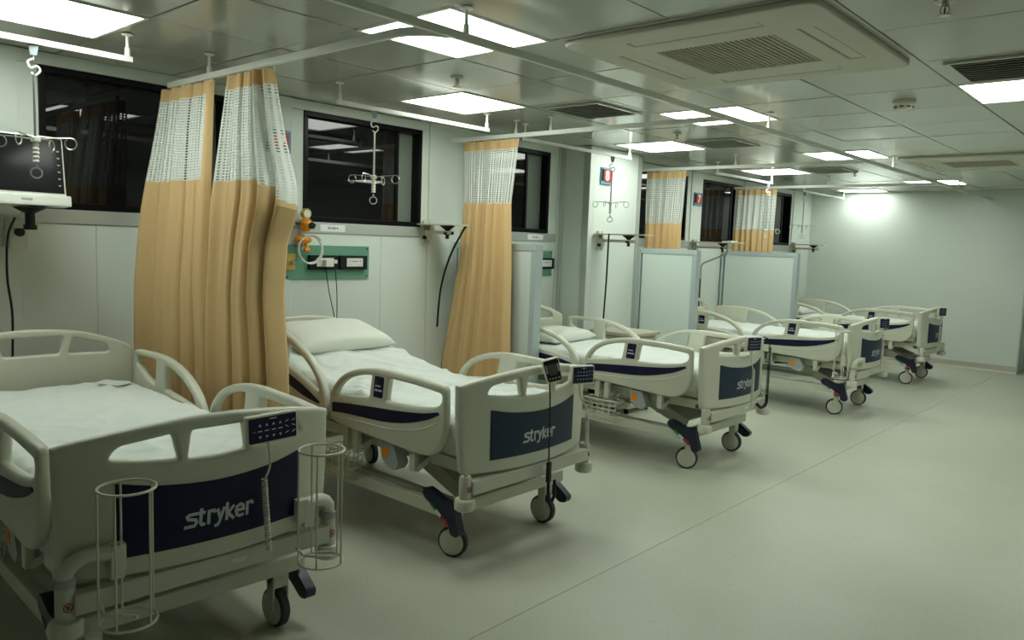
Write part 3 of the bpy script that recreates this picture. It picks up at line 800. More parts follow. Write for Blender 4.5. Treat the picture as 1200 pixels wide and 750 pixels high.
    foot_ol = [(-0.42, 0.442), (-0.437, 0.456), (-0.445, 0.50), (-0.458, 0.65)]+fo_t+[(0.458, 0.65), (0.445, 0.50), (0.437, 0.456), (0.42, 0.442), (0, 0.439)]
    wl_ = fillet([(-0.325, 0.806), (-0.30, 0.845), (-0.145, 0.868), (-0.125, 0.785), (-0.22, 0.792)], [0.02, 0.025, 0.012, 0.012, 0.04])
    wr_ = [(-p[0], p[1]) for p in wl_][::-1]
    wc_ = fillet([(-0.098, 0.782), (-0.085, 0.872), (0.085, 0.872), (0.098, 0.782), (0, 0.776)], [0.012, 0.012, 0.012, 0.012, 0.05])
    cuts = [-0.46+0.04*k for k in range(1, 23)]
    fb = link('footboard', plate(foot_ol, [wl_, wr_, wc_], 0.040, 0.014, lambda a, v, w: (1.925+bow(a)+w, a, v), cuts), M_cream, bed)
    nv = [(-0.305, 0.502), (-0.308, 0.735)]+crom([(-0.30, 0.735), (-0.18, 0.712), (0, 0.70), (0.18, 0.712), (0.30, 0.735)], k=4)+[(0.308, 0.735), (0.305, 0.502)]
    pn = link('navy_panel', plate(nv, [], 0.004, 0.001, lambda a, v, w: (1.9465+bow(a)+w, a, v), cuts, 0), M_navy, fb)
    link('logo', strokes(LOGO, 0.27, lambda p, q: Vector((1.9495+bow((p-2.8)*0.039), (p-2.8)*0.039+0.06*0.039*q, 0.562+q*0.039))), M_logo, pn)
    ho = fillet([(-0.45, 0.47), (-0.47, 0.70)], [0.02, 0])+crom([(-0.47, 0.86), (-0.44, 0.885), (-0.34, 0.925), (-0.20, 0.962), (0, 0.975), (0.20, 0.962), (0.34, 0.925), (0.44, 0.885), (0.47, 0.86)], k=3)+[(0.47, 0.70)]+fillet([(0.45, 0.47)], 0.0)
    hl = fillet([(-0.36, 0.842), (-0.34, 0.888), (-0.19, 0.928), (-0.165, 0.845)], [0.02, 0.02, 0.012, 0.012])
    hr = [(-p[0], p[1]) for p in hl][::-1]
    hc = fillet([(-0.125, 0.845), (-0.145, 0.934), (0.145, 0.934), (0.125, 0.845)], 0.014)
    link('headboard', plate(ho, [hl, hr, hc], 0.036, 0.013, lambda a, v, w: (0.035-0.6*bow(a)+w, a, v), cuts), M_cream, bed)
    # side rails
    for kind in ('foot', 'head'):
        body, stripe, ridge, ctl = make_rail_mesh(kind)
        for m_, q in ((body, M_cream), (stripe, M_navy), (ridge, M_cream)): m_.materials.append(q)
        piv = Vector((1.42, 0, 0.56)) if kind == 'foot' else Vector((0.90, 0, 0.56))
        for s in (-1, 1):
            def place(me, name, parent, rel=Vector((0, 0, 0))):
                me2 = me.copy()
                for v in me2.vertices: v.co = Vector((v.co.x-piv.x, v.co.y*(-s), v.co.z-piv.z))
                if s > 0: me2.flip_normals()
                o = bpy.data.objects.new(name, me2); C.objects.link(o); o.parent = parent
                return o
            ro = place(body, kind+'_side_rail', bed)
            if kind == 'head' and s not in CLOSED: CLOSED[s] = place(make_rail_mesh('head_closed')[0], 'tmp', None).data
            ro.location = (piv.x, s*0.462, piv.z)
            place(stripe, 'navy_stripe', ro); place(ridge, 'ridge', ro)
            for cx, cz, cw, ch, sh in ctl:
                for ins in (0, 1):
                    yo = -0.0195 if ins == 0 else 0.0195
                    if ins: continue
                    cp = [(cx, cz), (cx+cw, cz), (cx+cw+sh, cz+ch), (cx+sh, cz+ch)]
                    me = plate(fillet(cp, 0.008), [], 0.006, 0.0015, lambda a, v, w: (a, yo*1.1+w, v), bres=1); me.materials.append(M_navy)
                    po = place(me, 'rail_controls', ro)
                    if ins == 0:
                        q = B()
                        for (a0, a1, zz, t) in ((0.2, 0.75, 0.52, 0.012), (0.12, 0.45, 0.30, 0.018), (0.5, 0.9, 0.30, 0.018)):
                            q.box(cx+cw*a0+sh*0.4, cx+cw*a1+sh*0.4, yo*1.1-0.0042, yo*1.1-0.003, cz+ch*zz, cz+ch*zz+t*0.5)
                        me = q.mesh('symbols'); me.materials.append(M_symbol)
                        place(me, 'symbols', ro)
            # swing arms below the rail
            for xx in (piv.x-0.22, piv.x+0.22):
                ar = B().bar((xx, s*0.37, 0.455), (xx, s*0.452, 0.415), 0.05, 0.028).box(xx-0.02, xx+0.02, s*0.452-0.014, s*0.452+0.014, 0.405, 0.528, 0.005)
                ar.obj('rail_arm', M_frame, bed)
            if kind == 'foot':
                pr = [(1.385, 0.50), (1.49, 0.50), (1.53, 0.41), (1.50, 0.372), (1.44, 0.385), (1.40, 0.42)]
                lk = B().prism(fillet(pr, 0.012), lambda p: (p[0], s*0.455, p[1]), lambda p: (p[0], s*0.39, p[1])).obj('release_unit', M_greyp, bed)
                B().box(1.405, 1.450, s*0.4558-0.0015, s*0.4558+0.0015, 0.425, 0.475).obj('orange_label', M_orange, lk)
    index_tree(bed)
    return bed

BEDS = [  # x of head end, y centre of the head end, yaw
    (0.285, 1.30, -2.0), (0.285, 2.86, 0.0), (0.30, 5.06, 0.0), (0.345, 7.745, 0.0), (0.295, 10.225, 0.0)]
bed_lab = ['cream hospital bed with two tall wire holders on its footboard, nearest the wall monitor',
           'cream hospital bed with raised head end and two hand controls on the footboard',
           'cream hospital bed with one pillow standing beside the number 8 pillar',
           'cream hospital bed between two low partitions, wire holder hung at its side',
           'cream hospital bed next to the end wall, last of the row']
proto = build_bed()
beds = []
for n, (x, y, yaw) in enumerate(BEDS):
    b = proto if n == 0 else copy_tree(proto)
    beds.append(b)
for n, (x, y, yaw) in enumerate(BEDS):
    beds[n].location = (x, y, 0); beds[n].rotation_euler = (0, 0, R(-yaw) if False else R(yaw))
    beds[n]['label'] = bed_lab[n]
def at(n, x, y, z):
    X, Y, yaw = BEDS[n]; c, s = math.cos(R(yaw)), math.sin(R(yaw))
    # yaw turns about the head end of the bed
    return Vector((X+c*x-s*y, Y+s*x+c*y, z))
# first bed: its yaw keeps the foot end on its measured place
# raised back section, with the far head rail let down
RAISE = 13.0
for ch in beds[1].children:
    if ch.name.startswith('head_side_rail'):
        if ch.location.y < 0: ch.rotation_euler = (0, R(RAISE), 0)
        else: ch.location.z -= 0.30
for n, bd in enumerate(beds):
    for ch in bd.children:
        if not ch.name.startswith('head_side_rail'): continue
        if n >= 3:
            me = CLOSED[-1 if ch.location.y < 0 else 1]
            if not me.materials: me.materials.append(M_cream)
            ch.data = me
        else:
            for g in list(ch.children):
                if g.name.startswith(('rail_controls', 'symbols')): bpy.data.objects.remove(g)
for o_ in [q for q in bpy.data.objects if q.name.startswith('tmp')]: bpy.data.objects.remove(o_)
# slate blue footboard panels on the bays further down
for n in (1, 2, 3, 4):
    for ch in beds[n].children:
        if ch.name.startswith('footboard'):
            for g in ch.children:
                if g.name.startswith('navy_panel'):
                    me = g.data.copy(); me.materials.clear(); me.materials.append(M_slate); g.data = me

# ---------------------------------------------------------------- mattresses, pillows
def mattress(n, raise_deg, label, seed, wr=1.0):
    X, Y, yaw = BEDS[n]
    o = empty('mattress', at(n, 0, 0, 0.55), label, 'mattress', 'sheeted mattresses', rz=R(yaw))
    NX, NY = 110, 52; x0, x1, hy, T, rr = 0.085, 1.885, 0.425, 0.150, 0.04
    bm = bmesh.new(); rows = []
    tn = math.tan(R(raise_deg))
    def lift(x):
        d = 0.88-x
        if raise_deg == 0: return 0.0
        return tn*(0.5*(d+math.sqrt(d*d+0.006)))
    # closed profile across y: down the sides
    prof = [(-hy, 0.0)]+[(-hy+rr*(1-math.cos(a)), T-rr+rr*math.sin(a)) for a in (0, PI/8, PI/4, 3*PI/8, PI/2)]
    prof = prof+[(-hy+rr+(2*hy-2*rr)*k/NY, T) for k in range(1, NY)]+[(-p[0], p[1]) for p in prof[::-1]]
    for i in range(NX+1):
        t = i/NX; x = x0+(x1-x0)*t
        e = min(x-x0, x1-x); dz = 0.0
        if e < rr: dz = -(rr-math.sqrt(max(0, rr*rr-(rr-e)**2)))
        row = []
        for (y, z) in prof:
            zz = z
            if z > T-rr*0.6:
                p = Vector((x*2.2+seed, y*3.0, seed*1.7))
                nse = noise.noise(p)*0.5+noise.noise(p*2.7)*0.35
                rid = 1-abs(noise.noise(Vector((x*3.2+y*3.0+seed, y*2.2-x*2.0, 1.3*seed))))*2
                rid2 = 1-abs(noise.noise(Vector((x*7+y*2, y*6-x*5, 2.3*seed))))*2
                zz = z+wr*(0.006*nse+0.013*max(0, rid-0.45)+0.012*max(0, rid2-0.5)) - 0.004
            if z > 0.02: zz += dz*(1 if z > T*0.5 else 0.4)
            row.append(bm.verts.new((x, y, zz+lift(x))))
        rows.append(row)
    for A, Q in zip(rows, rows[1:]):
        for k in range(len(A)-1): bm.faces.new((A[k], A[k+1], Q[k+1], Q[k]))
        bm.faces.new((A[-1], A[0], Q[0], Q[-1]))
    bm.faces.new(rows[0]); bm.faces.new(rows[-1][::-1])
    bmesh.ops.recalc_face_normals(bm, faces=bm.faces[:])
    me = bpy.data.meshes.new('fitted_sheet'); bm.to_mesh(me); bm.free()
    link('fitted_sheet', me, M_sheet, o, True)
    return o
m1 = mattress(0, 0, 'white sheeted mattress with loose corner on the bed with two wire holders', 1.3, 1.3)
mattress(1, RAISE, 'white sheeted mattress sloping up at the head of the raised bed', 4.1, 1.9)
mattress(2, 0, 'white sheeted mattress on the bed beside the number 8 pillar', 6.7, 0.8)
mattress(3, 0, 'white sheeted mattress on the bed between two low partitions', 8.2, 0.8)
mattress(4, 0, 'white sheeted mattress on the last bed by the end wall', 9.4, 0.8)
# loose sheet corner hanging at the foot of the first bed
bm = bmesh.new(); rows = []
for i in range(15):
    t = i/14; row = []
    for k in range(13):
        q = k/12; x = 1.70+0.19*q
        yy = -0.432-0.010*math.sin(q*9+t*2)-0.006*math.sin(q*23)*t
        zz = 0.145-(0.30*(0.55+0.45*q)+0.03*math.sin(q*7))*t-0.55+0.55
        row.append(bm.verts.new((x+0.012*math.sin(t*6+q*3), yy-0.012*t, zz)))
    rows.append(row)
for A, Q in zip(rows, rows[1:]):
    for k in range(12): bm.faces.new((A[k], A[k+1], Q[k+1], Q[k]))
me = bpy.data.meshes.new('loose_corner'); bm.to_mesh(me); bm.free()
link('loose_corner', me, M_sheet, m1, True)

def pillow(n, x, y, z, sx_, sy_, sz_, tilt, label, rz=0.0):
    p = at(n, x, y, z)
    bm = bmesh.new(); N = 26; top = []; bot = []
    for sgn, store in ((1, top), (-1, bot)):
        for i in range(N+1):
            row = []
            for j in range(N+1):
                u, v = i/N*2-1, j/N*2-1
                px = u*(1-0.05*(1-v*v) if abs(u) > 0.99 else 1); h = (max(0, 1-u**4)*max(0, 1-v**4))**0.42
                e = 1-0.07*(1-abs(v)**2)*abs(u)**6
                f = 1-0.07*(1-abs(u)**2)*abs(v)**6
                n_ = noise.noise(Vector((u*2.5+n*3, v*2.5, sgn*2)))*0.10*h
                row.append(bm.verts.new((u*sx_*e, v*sy_*f, sz_*(sgn*h*(1.0 if sgn > 0 else 0.5)+n_))))
            store.append(row)
    for st, fl_ in ((top, False), (bot, True)):
        for i in range(N):
            for j in range(N):
                q = (st[i][j], st[i+1][j], st[i+1][j+1], st[i][j+1])
                bm.faces.new(q[::-1] if fl_ else q)
    bmesh.ops.remove_doubles(bm, verts=bm.verts[:], dist=0.0008)
    bmesh.ops.recalc_face_normals(bm, faces=bm.faces[:])
    me = bpy.data.meshes.new('pillow'); bm.to_mesh(me); bm.free()
    o = link('pillow', me, M_pillow, None, True)
    o.location = p; o.rotation_euler = (0, R(tilt), R(BEDS[n][2])+rz)
    tag(o, label, 'pillow', 'bed pillows')
pillow(1, 0.30, 0.02, 0.868, 0.21, 0.36, 0.075, RAISE, 'plump white pillow at the head of the raised bed')
pillow(2, 0.34, 0.02, 0.735, 0.20, 0.33, 0.065, 2, 'white pillow on the bed beside the number 8 pillar', 0.1)
pillow(4, 0.32, 0.0, 0.735, 0.20, 0.33, 0.065, 2, 'white pillow on the last bed by the end wall')
pp = at(0, 0.25, 0.30, 0.709)
o = B().box(-0.07, 0.07, -0.05, 0.05, 0.0, 0.003).box(-0.055, 0.07, -0.045, 0.055, 0.0035, 0.005).obj('paper_slip', M_paper)
o.location = pp; o.rotation_euler = (0, 0, 0.4)
tag(o, 'small pale paper slip lying at the head of the flat sheeted mattress', 'paper')

# ---------------------------------------------------------------- things hung on the beds
def wire_holder(loc, rz, label, r=0.078, h=0.40):
    o = empty('wire_holder', loc, label, 'wire holder', 'tall wire bottle holders', rz=rz)
    B().ring((0, 0, h), r, 0.0042, n=36).obj('top_ring', M_cream, o, True)
    B().ring((0, 0, 0), r, 0.0042, n=36).obj('bottom_ring', M_cream, o, True)
    for k in range(5):
        a = 2*PI*k/5+0.5
        B().cyl((r*math.cos(a), r*math.sin(a), 0), (r*math.cos(a), r*math.sin(a), h), 0.0036, n=8).obj('wire', M_cream, o, True)
    B().box(-r-0.02, -r+0.004, -0.02, 0.02, 0.10, 0.19, 0.004).obj('hook_plate', M_cream, o)
    B().tube([(-r, -0.05, 0.035), (0, -r+0.012, 0.035), (r-0.01, 0, 0.035)], 0.006, 6).obj('floor_bar', M_cream, o)
    return o
wire_holder(at(0, 2.105, -0.315, 0.355), R(-2.0), 'tall wire holder hung on the footboard beside the navy panel, near the curved corner tube')
wire_holder(at(0, 2.105, 0.335, 0.355), R(-2.0), 'tall wire holder hung under the hand control on the footboard')
wire_holder(at(3, 1.90, -0.555, 0.385), R(-90), 'wire holder hung on the side of the bed between two partitions', r=0.065, h=0.42)

def corner_tube(n, s, label):
    o = empty('corner_tube', at(n, 1.978, s*0.445, 0.455), label, 'corner tube', 'curved corner tubes', rz=R(BEDS[n][2]))
    pts = [(0, 0, -0.008), (0, 0, 0.03)]+[(0.015*math.sin(a), -s*0.06*(1-math.cos(a)), 0.03+0.05*math.sin(a)) for a in (PI/8, PI/4, 3*PI/8, PI/2)]+[(0.03, -s*0.12, 0.08)]
    B().tube(pts, 0.024, 14).obj('tube', M_cream, o, True)
    B().lathe([(0.029, -0.002), (0.029, 0.02), (0.026, 0.024)], n=18).obj('collar', M_greyp, o, True)
    B().box(0.012, 0.052, min(-s*0.115, -s*0.155), max(-s*0.115, -s*0.155), 0.02, 0.105, 0.006).obj('clamp_plate', M_cream, o)
corner_tube(0, -1, 'curved cream tube on the near corner of the footboard with wire holders')
corner_tube(0, 1, 'curved cream tube on the far corner of the footboard with wire holders')
corner_tube(3, -1, 'curved cream tube on the corner of the bed between two partitions')

def coil(p0, p1, r, wr, turns, n=14):
    p0, p1 = Vector(p0), Vector(p1); d = p1-p0
    ax = d.normalized(); s = ax.orthogonal().normalized(); t = ax.cross(s)
    N = int(turns*n)
    return [tuple(p0+d*(i/N)+r*(math.cos(2*PI*i/n)*s+math.sin(2*PI*i/n)*t)) for i in range(N+1)]

def hand_control(n, y, z, wdt, hgt, label, roll=0.0, cord='coil', cy=0.02, zb=0.40, pitch=0.0, turn=0.0):
    o = empty('hand_control', at(n, 1.985+bow(y)+0.14*abs(math.sin(R(turn)))*wdt*2.2, y, z), label, 'hand control', 'bed hand controls', rz=R(BEDS[n][2]))
    o.rotation_euler = (roll, pitch, R(BEDS[n][2]+turn))
    D = 0.028
    cs = plate(fillet([(-wdt/2, -hgt/2), (wdt/2, -hgt/2), (wdt/2, hgt/2), (-wdt/2, hgt/2)], 0.012), [], D, 0.006, lambda a, v, w: (w, a, v))
    link('casing', cs, M_cream, o)
    B().box(-D/2-0.02, -D/2+0.002, -0.02, 0.02, -0.01, hgt/2-0.005, 0.004).obj('hook', M_cream, o)
    a, v = wdt/2-0.007, hgt/2-0.007
    kp = link('keypad', plate(fillet([(-a, -v), (a, -v), (a, v), (-a, v)], 0.006), [], 0.004, 0.001, lambda p, q, w: (D/2+w, p, q), bres=0), M_navy, o)
    sb = B(); X = D/2+0.0026
    cols = 6
    for c in range(cols):
        yy = -a*0.55+c*(a*1.42/(cols-1)); k = wdt*0.027
        if c < 4:
            sb.prism([(yy-k, v*0.30), (yy+k, v*0.30), (yy, v*0.30+k*1.8)], lambda p: (X, p[0], p[1]), lambda p: (X-0.001, p[0], p[1]))
            sb.prism([(yy-k, -v*0.48), (yy+k, -v*0.48), (yy, -v*0.48-k*1.8)], lambda p: (X, p[0], p[1]), lambda p: (X-0.001, p[0], p[1]))
            sb.box(X-0.001, X, yy-k*1.5, yy+k*1.5, -v*0.12, -v*0.04)
        else:
            for q, sg in ((0.42, 1), (0.0, -1), (-0.5, 1)):
                sb.bar((X-0.0005, yy-k*1.2, v*q-k*0.5*sg), (X-0.0005, yy+k*1.2, v*q+k*0.5*sg), 0.001, k*0.55, up=(0, 0, 1))
    sb.box(X-0.001, X, -wdt*0.07, wdt*0.07, v*0.78, v*0.87)
    sb.obj('symbols', M_symbol, kp)
    rd = B().box(X-0.001, X, -a*0.86, -a*0.72, -v*0.13, -v*0.05)
    rd.obj('symbols', M_symred, kp)
    L = zb-z
    if cord == 'coil':
        zs = -hgt/2
        B().tube(crom([(0, -0.01, zs+0.004), (0.004, -0.008, zs-0.05), (0, cy*0.3, zs-0.09), (0.002, cy, zs-0.13)], k=5), 0.004, 8).obj('cord', M_cream, o, True)
        B().tube(coil((0.002, cy, zs-0.125), (0.0, cy+0.012, L), 0.0085, 0.003, 26, 10), 0.0032, 5).obj('coiled_cord', M_cream, o, True)
    return o
hand_control(0, 0.165, 0.852, 0.188, 0.098, 'wide navy keypad hand control on the footboard with wire holders', roll=0.03, cy=-0.03, zb=0.42)
hand_control(1, 0.30, 0.845, 0.145, 0.095, 'small navy keypad hand control near the corner of the raised bed footboard', roll=-0.02, cy=0.05, zb=0.47, turn=-14)
hand_control(2, -0.03, 0.868, 0.15, 0.10, 'navy keypad hand control on the footboard of the bed by the number 8 pillar', roll=-0.03, cy=0.03, zb=0.43, turn=-14)
hand_control(3, -0.03, 0.868, 0.15, 0.10, 'navy keypad hand control on the footboard of the bed between partitions', roll=-0.03, cy=0.02, zb=0.43, turn=-18)
hand_control(4, -0.14, 0.868, 0.15, 0.10, 'navy keypad hand control on the footboard of the last bed', roll=-0.03, cy=0.0, zb=0.43, turn=-18)
# black coiled cable on the third bed
p = at(2, 1.985, 0, 0)
o = empty('cable', at(2, 2.01, 0.33, 0.80), 'black coiled cable hanging over the footboard of the bed by the number 8 pillar', 'cable')
B().tube(crom([(-0.035, 0.05, 0.078), (0.005, 0.05, 0.06), (0.016, 0.055, 0.0)], k=5), 0.004, 6).obj('lead', M_black, o, True)
B().tube(coil((0.016, 0.055, 0.005), (0.02, 0.045, -0.35), 0.010, 0.003, 28, 10), 0.0035, 5).obj('coil', M_black, o, True)
B().tube(crom([(0.02, 0.045, -0.34), (0.03, 0.02, -0.40), (0.03, -0.06, -0.42), (0.02, -0.11, -0.39)], k=5), 0.011, 8).obj('strap', M_black, o, True)
# phone-like unit on the second bed
o = empty('hand_set', at(1, 2.075, 0.02, 0.90), 'black-screened handset hanging on the footboard of the raised bed', 'handset')
o.rotation_euler = (R(15), 0, R(-38))
link('casing', plate(fillet([(-0.038, -0.058), (0.038, -0.058), (0.042, 0.058), (-0.042, 0.058)], 0.012), [], 0.032, 0.007, lambda a, v, w: (w, a, v)), M_cream, o)
link('screen_frame', plate(fillet([(-0.033, -0.052), (0.033, -0.052), (0.037, 0.052), (-0.037, 0.052)], 0.008), [], 0.004, 0.001, lambda a, v, w: (0.0165+w, a, v), bres=0), M_black, o)
B().box(0.0185, 0.0195, -0.02, 0.021, -0.022, 0.032).obj('display', M_lcd, o)
kb = B()
for k in range(4): kb.box(0.0185, 0.0195, -0.026+0.015*k, -0.018+0.015*k, -0.042, -0.034)
for s in (-1, 1): kb.box(0.0185, 0.0195, s*0.028-0.004, s*0.028+0.004, -0.01, 0.03)
kb.obj('keys', M_greyp, o)
B().box(-0.026, -0.014, -0.012, 0.012, -0.02, 0.04, 0.003).obj('hook', M_cream, o)
o2 = empty('cable', at(1, 2.055, 0.03, 0.842), 'thin black cable with strap hanging down the raised bed footboard', 'cable')
B().tube(crom([(0, 0, 0.003), (0.005, 0.004, -0.1), (0.004, 0.012, -0.3), (0.004, 0.014, -0.40)], k=5), 0.0035, 6).obj('lead', M_black, o2, True)
B().box(-0.004, 0.012, 0.005, 0.03, -0.50, -0.40, 0.004).tube(crom([(0.004, 0.018, -0.49), (0.004, 0.022, -0.58), (0.004, 0.045, -0.605), (0.004, 0.07, -0.57), (0.004, 0.065, -0.50)], k=5), 0.008, 8).obj('strap', M_black, o2, True)

def wire_basket(n, label, x0, x1, s=-1, z0=0.25, z1=0.46):
    o = empty('wire_basket', at(n, (x0+x1)/2, s*0.455, z0), label, 'wire basket', 'wire baskets under the beds', rz=R(BEDS[n][2]))
    hw, hd, h = (x1-x0)/2, 0.05, z1-z0; m = M_cream
    for k in range(6):
        z = h*k/5; q = 0.75+0.25*k/5
        pts = fillet([(-hw*q, -hd*q), (hw*q, -hd*q), (hw*q, hd*q), (-hw*q, hd*q)], 0.02)
        B().tube([(x, y, z) for x, y in pts], 0.0030 if k < 5 else 0.0042, 5, True).obj('hoop', m, o, True)
    for k in range(6):
        x = -hw+2*hw*k/5
        B().tube([(x, -hd, h), (x*0.75, -hd*0.75, 0), (x*0.75, hd*0.75, 0), (x, hd, h)], 0.0028, 5).obj('wire', m, o, True)
    for k in (-1, 1):
        B().tube([(k*hw*0.6, -s*hd, h), (k*hw*0.6, -s*hd, h+0.035), (k*hw*0.6, -s*(hd+0.035), h+0.035)], 0.004, 5).obj('hook', m, o, True)
wire_basket(1, 'cream wire basket under the side rail of the raised bed', 1.0, 1.20, z1=0.41)
wire_basket(2, 'cream wire basket under the side rail of the bed by the number 8 pillar', 1.03, 1.32, z0=0.245, z1=0.40)
wire_basket(0, 'cream wire basket under the side of the bed with two wire holders', 1.0, 1.20, z1=0.41)

# ---------------------------------------------------------------- wall things
def wall_thing(name, x, y, z, label, cat, grp=None): return empty(name, (x, y, z), label, cat, grp)
def sign(x, y0, y1, z0, z1, digit, label):
    o = wall_thing('number_sign', x, (y0+y1)/2, (z0+z1)/2, label, 'number sign', 'bed number signs')
    hy, hz = (y1-y0)/2, (z1-z0)/2
    B().box(0, 0.018, -hy, hy, -hz, hz, 0.003).obj('plate', M_signblue, o)
    B().box(0.018, 0.020, -hy*0.98, -hy*0.56, -hz*0.6, hz*0.8).obj('side_stripe', M_black, o)
    B().box(0.018, 0.0205, -hy*0.5, hy*0.80, -hz*0.72, hz*0.78).obj('number_field', M_signred, o)
    me = text_mesh(digit, hz*1.55, lambda u, v: (0.0213, u+hy*0.10, v), offset=0.004)
    link('digit', me, M_signwhite, o)
sign(0.3412, 6.015, 6.185, 2.065, 2.222, '8', 'blue bordered red sign with a white 8 on the pillar')
sign(0.0125, 8.385, 8.57, 2.005, 2.16, '7', 'blue bordered red sign with a white 7 on the wall')
sign(0.0125, 2.765, 2.937, 2.03, 2.175, '9', 'blue bordered sign on the wall, mostly hidden by the bulging tan curtain')

def service_panel(y0, y1, label, full=True):
    o = wall_thing('service_panel', 0.0005, (y0+y1)/2, 1.31, label, 'service panel', 'green service panels')
    hy = (y1-y0)/2
    B().box(0, 0.012, -hy, hy, -0.118, 0.118, 0.003).obj('plate', M_gpanel, o)
    for s in (-1, 1):
        for t in (-1, 1): B().cyl((0.011, s*(hy-0.02), t*0.1), (0.014, s*(hy-0.02), t*0.1), 0.006).obj('screw', M_black, o)
    for c in (-0.068+0.01, 0.195):
        if c-0.12 < -hy: continue
        bx = B().box(0.012, 0.045, c-0.118, c+0.118, -0.05, 0.05, 0.006).obj('socket_box', M_black, o)
        mo = B().box(0.045, 0.049, c-0.065, c+0.075, -0.028, 0.032, 0.004).obj('socket_module', M_sock, bx)
        for (dy, dz, wy, wz) in ((-0.045, 0.012, 0.006, 0.012), (0.05, 0.012, 0.006, 0.012), (-0.055, -0.015, 0.004, 0.004), (-0.035, -0.015, 0.004, 0.004), (0.04, -0.015, 0.004, 0.004), (0.06, -0.015, 0.004, 0.004)):
            pass
        sl = B()
        for (dy, dz, wy, wz) in ((-0.04, 0.010, 0.005, 0.010), (0.052, 0.010, 0.005, 0.010), (-0.05, -0.015, 0.004, 0.004), (-0.03, -0.015, 0.004, 0.004), (0.04, -0.015, 0.004, 0.004), (0.06, -0.015, 0.004, 0.004)):
            sl.box(0.0492, 0.0498, c+dy-wy/2, c+dy+wy/2, dz-wz/2, dz+wz/2)
        sl.box(0.0492, 0.0498, c-0.025, c+0.035, 0.008, 0.012)
        sl.obj('socket_slots', M_text, bx)['kind'] = 'stuff'
    return o, hy
sp, hy = service_panel(2.905, 3.61, 'green wall service panel with two black socket boxes beside the raised bed')
sl = 'p'
go = B().box(0.012, 0.024, -hy+0.008, -hy+0.075, -0.052, 0.056, 0.004).obj('gas_outlet', M_yellow, sp)
B().cyl((0.024, -hy+0.042, 0.0), (0.05, -hy+0.042, 0.0), 0.014).box(0.045, 0.056, -hy+0.035, -hy+0.062, -0.006, 0.006).obj('valve', M_steel, go, True)
plug = empty('plug', (0.0495, 3.215, 1.31), 'white plug with black leads in the green panel sockets', 'plug')
B().box(0.0005, 0.045, -0.035, 0.03, -0.028, 0.02, 0.006).box(0.0005, 0.05, 0.032, 0.055, -0.005, 0.02, 0.004).obj('body', M_sock, plug)
B().tube(crom([(0.03, -0.03, -0.025), (0.045, -0.01, -0.2), (0.06, 0.03, -0.4), (0.07, 0.04, -0.62)], k=5), 0.0035, 6).obj('lead', M_black, plug, True)
B().tube(crom([(0.03, 0.045, -0.004), (0.05, 0.052, -0.2), (0.065, 0.045, -0.4), (0.08, 0.042, -0.62)], k=5), 0.0035, 6).obj('lead', M_black, plug, True)
service_panel(5.13, 5.765, 'green wall service panel behind the low partition by the number 8 pillar')

fm_ = empty('flow_regulator', (0.02, 3.033, 1.45), 'orange suction regulator with pressure gauge and coiled tube beside the window', 'regulator')
B().box(-0.0115, -0.006, -0.13, 0.045, -0.018, 0.125, 0.003).obj('backplate', M_tube, fm_)
B().box(-0.006, 0.03, -0.012, 0.012, -0.06, 0.14, 0.003).obj('stem', M_white, fm_)
B().lathe([(0.034, 0.03), (0.036, 0.036), (0.036, 0.056), (0.030, 0.062)], (0, 0, 0.19), 'X').obj('gauge', M_brass, fm_, True)
B().lathe([(0.027, 0.0622), (0.027, 0.0635)], (0, 0, 0.19), 'X').obj('gauge_face', M_sock, fm_, True)
B().cyl((0.03, 0, 0.10), (0.03, 0, 0.16), 0.012).obj('neck', M_orangep, fm_, True)
B().sph((0.045, 0, 0.115), 0.048, 18).obj('regulator_body', M_orangep, fm_, True)
B().cyl((0.08, 0.012, 0.11), (0.108, 0.012, 0.11), 0.022).cyl((0.045, -0.075, 0.118), (0.045, 0.075, 0.118), 0.007).obj('knob', M_black, fm_, True)
B().sph((0.045, -0.02, 0.015), 0.05, 16, (0.8, 1.3, 0.6)).cyl((0.05, 0.0, 0.0), (0.06, 0.0, -0.05), 0.014).cyl((0.06, -0.02, -0.055), (0.06, 0.018, -0.055), 0.014).obj('lower_valve', M_orangep, fm_, True)
tp = []
for k in range(46):
    a = 2*PI*k/22+0.7
    tp.append((0.075+0.012*math.sin(a*0.5), 0.02+0.105*math.cos(a)*(1-0.004*k), -0.05+0.10*math.sin(a)*(1-0.002*k)))
B().tube(tp, 0.006, 7).obj('tube', M_tube, fm_, True)
def plate_label(y0, y1, z0, z1, txt, label):
    o = empty('name_plate', (0.0082, (y0+y1)/2, (z0+z1)/2), label, 'name plate', 'small name plates')
    B().box(0, 0.003, (y0-y1)/2, (y1-y0)/2, (z0-z1)/2, (z1-z0)/2).obj('plate', M_signwhite, o)
    link('print', text_mesh(txt, (z1-z0)*0.5, lambda u, v: (0.0034, u, v), offset=0.0006), M_text, o)
plate_label(3.185, 3.395, 1.526, 1.574, 'KH-60-4', 'small white printed plate on the sill band above the orange regulator')
plate_label(5.40, 5.62, 1.526, 1.574, 'KH-60-2', 'small white printed plate on the sill band above the low partition')

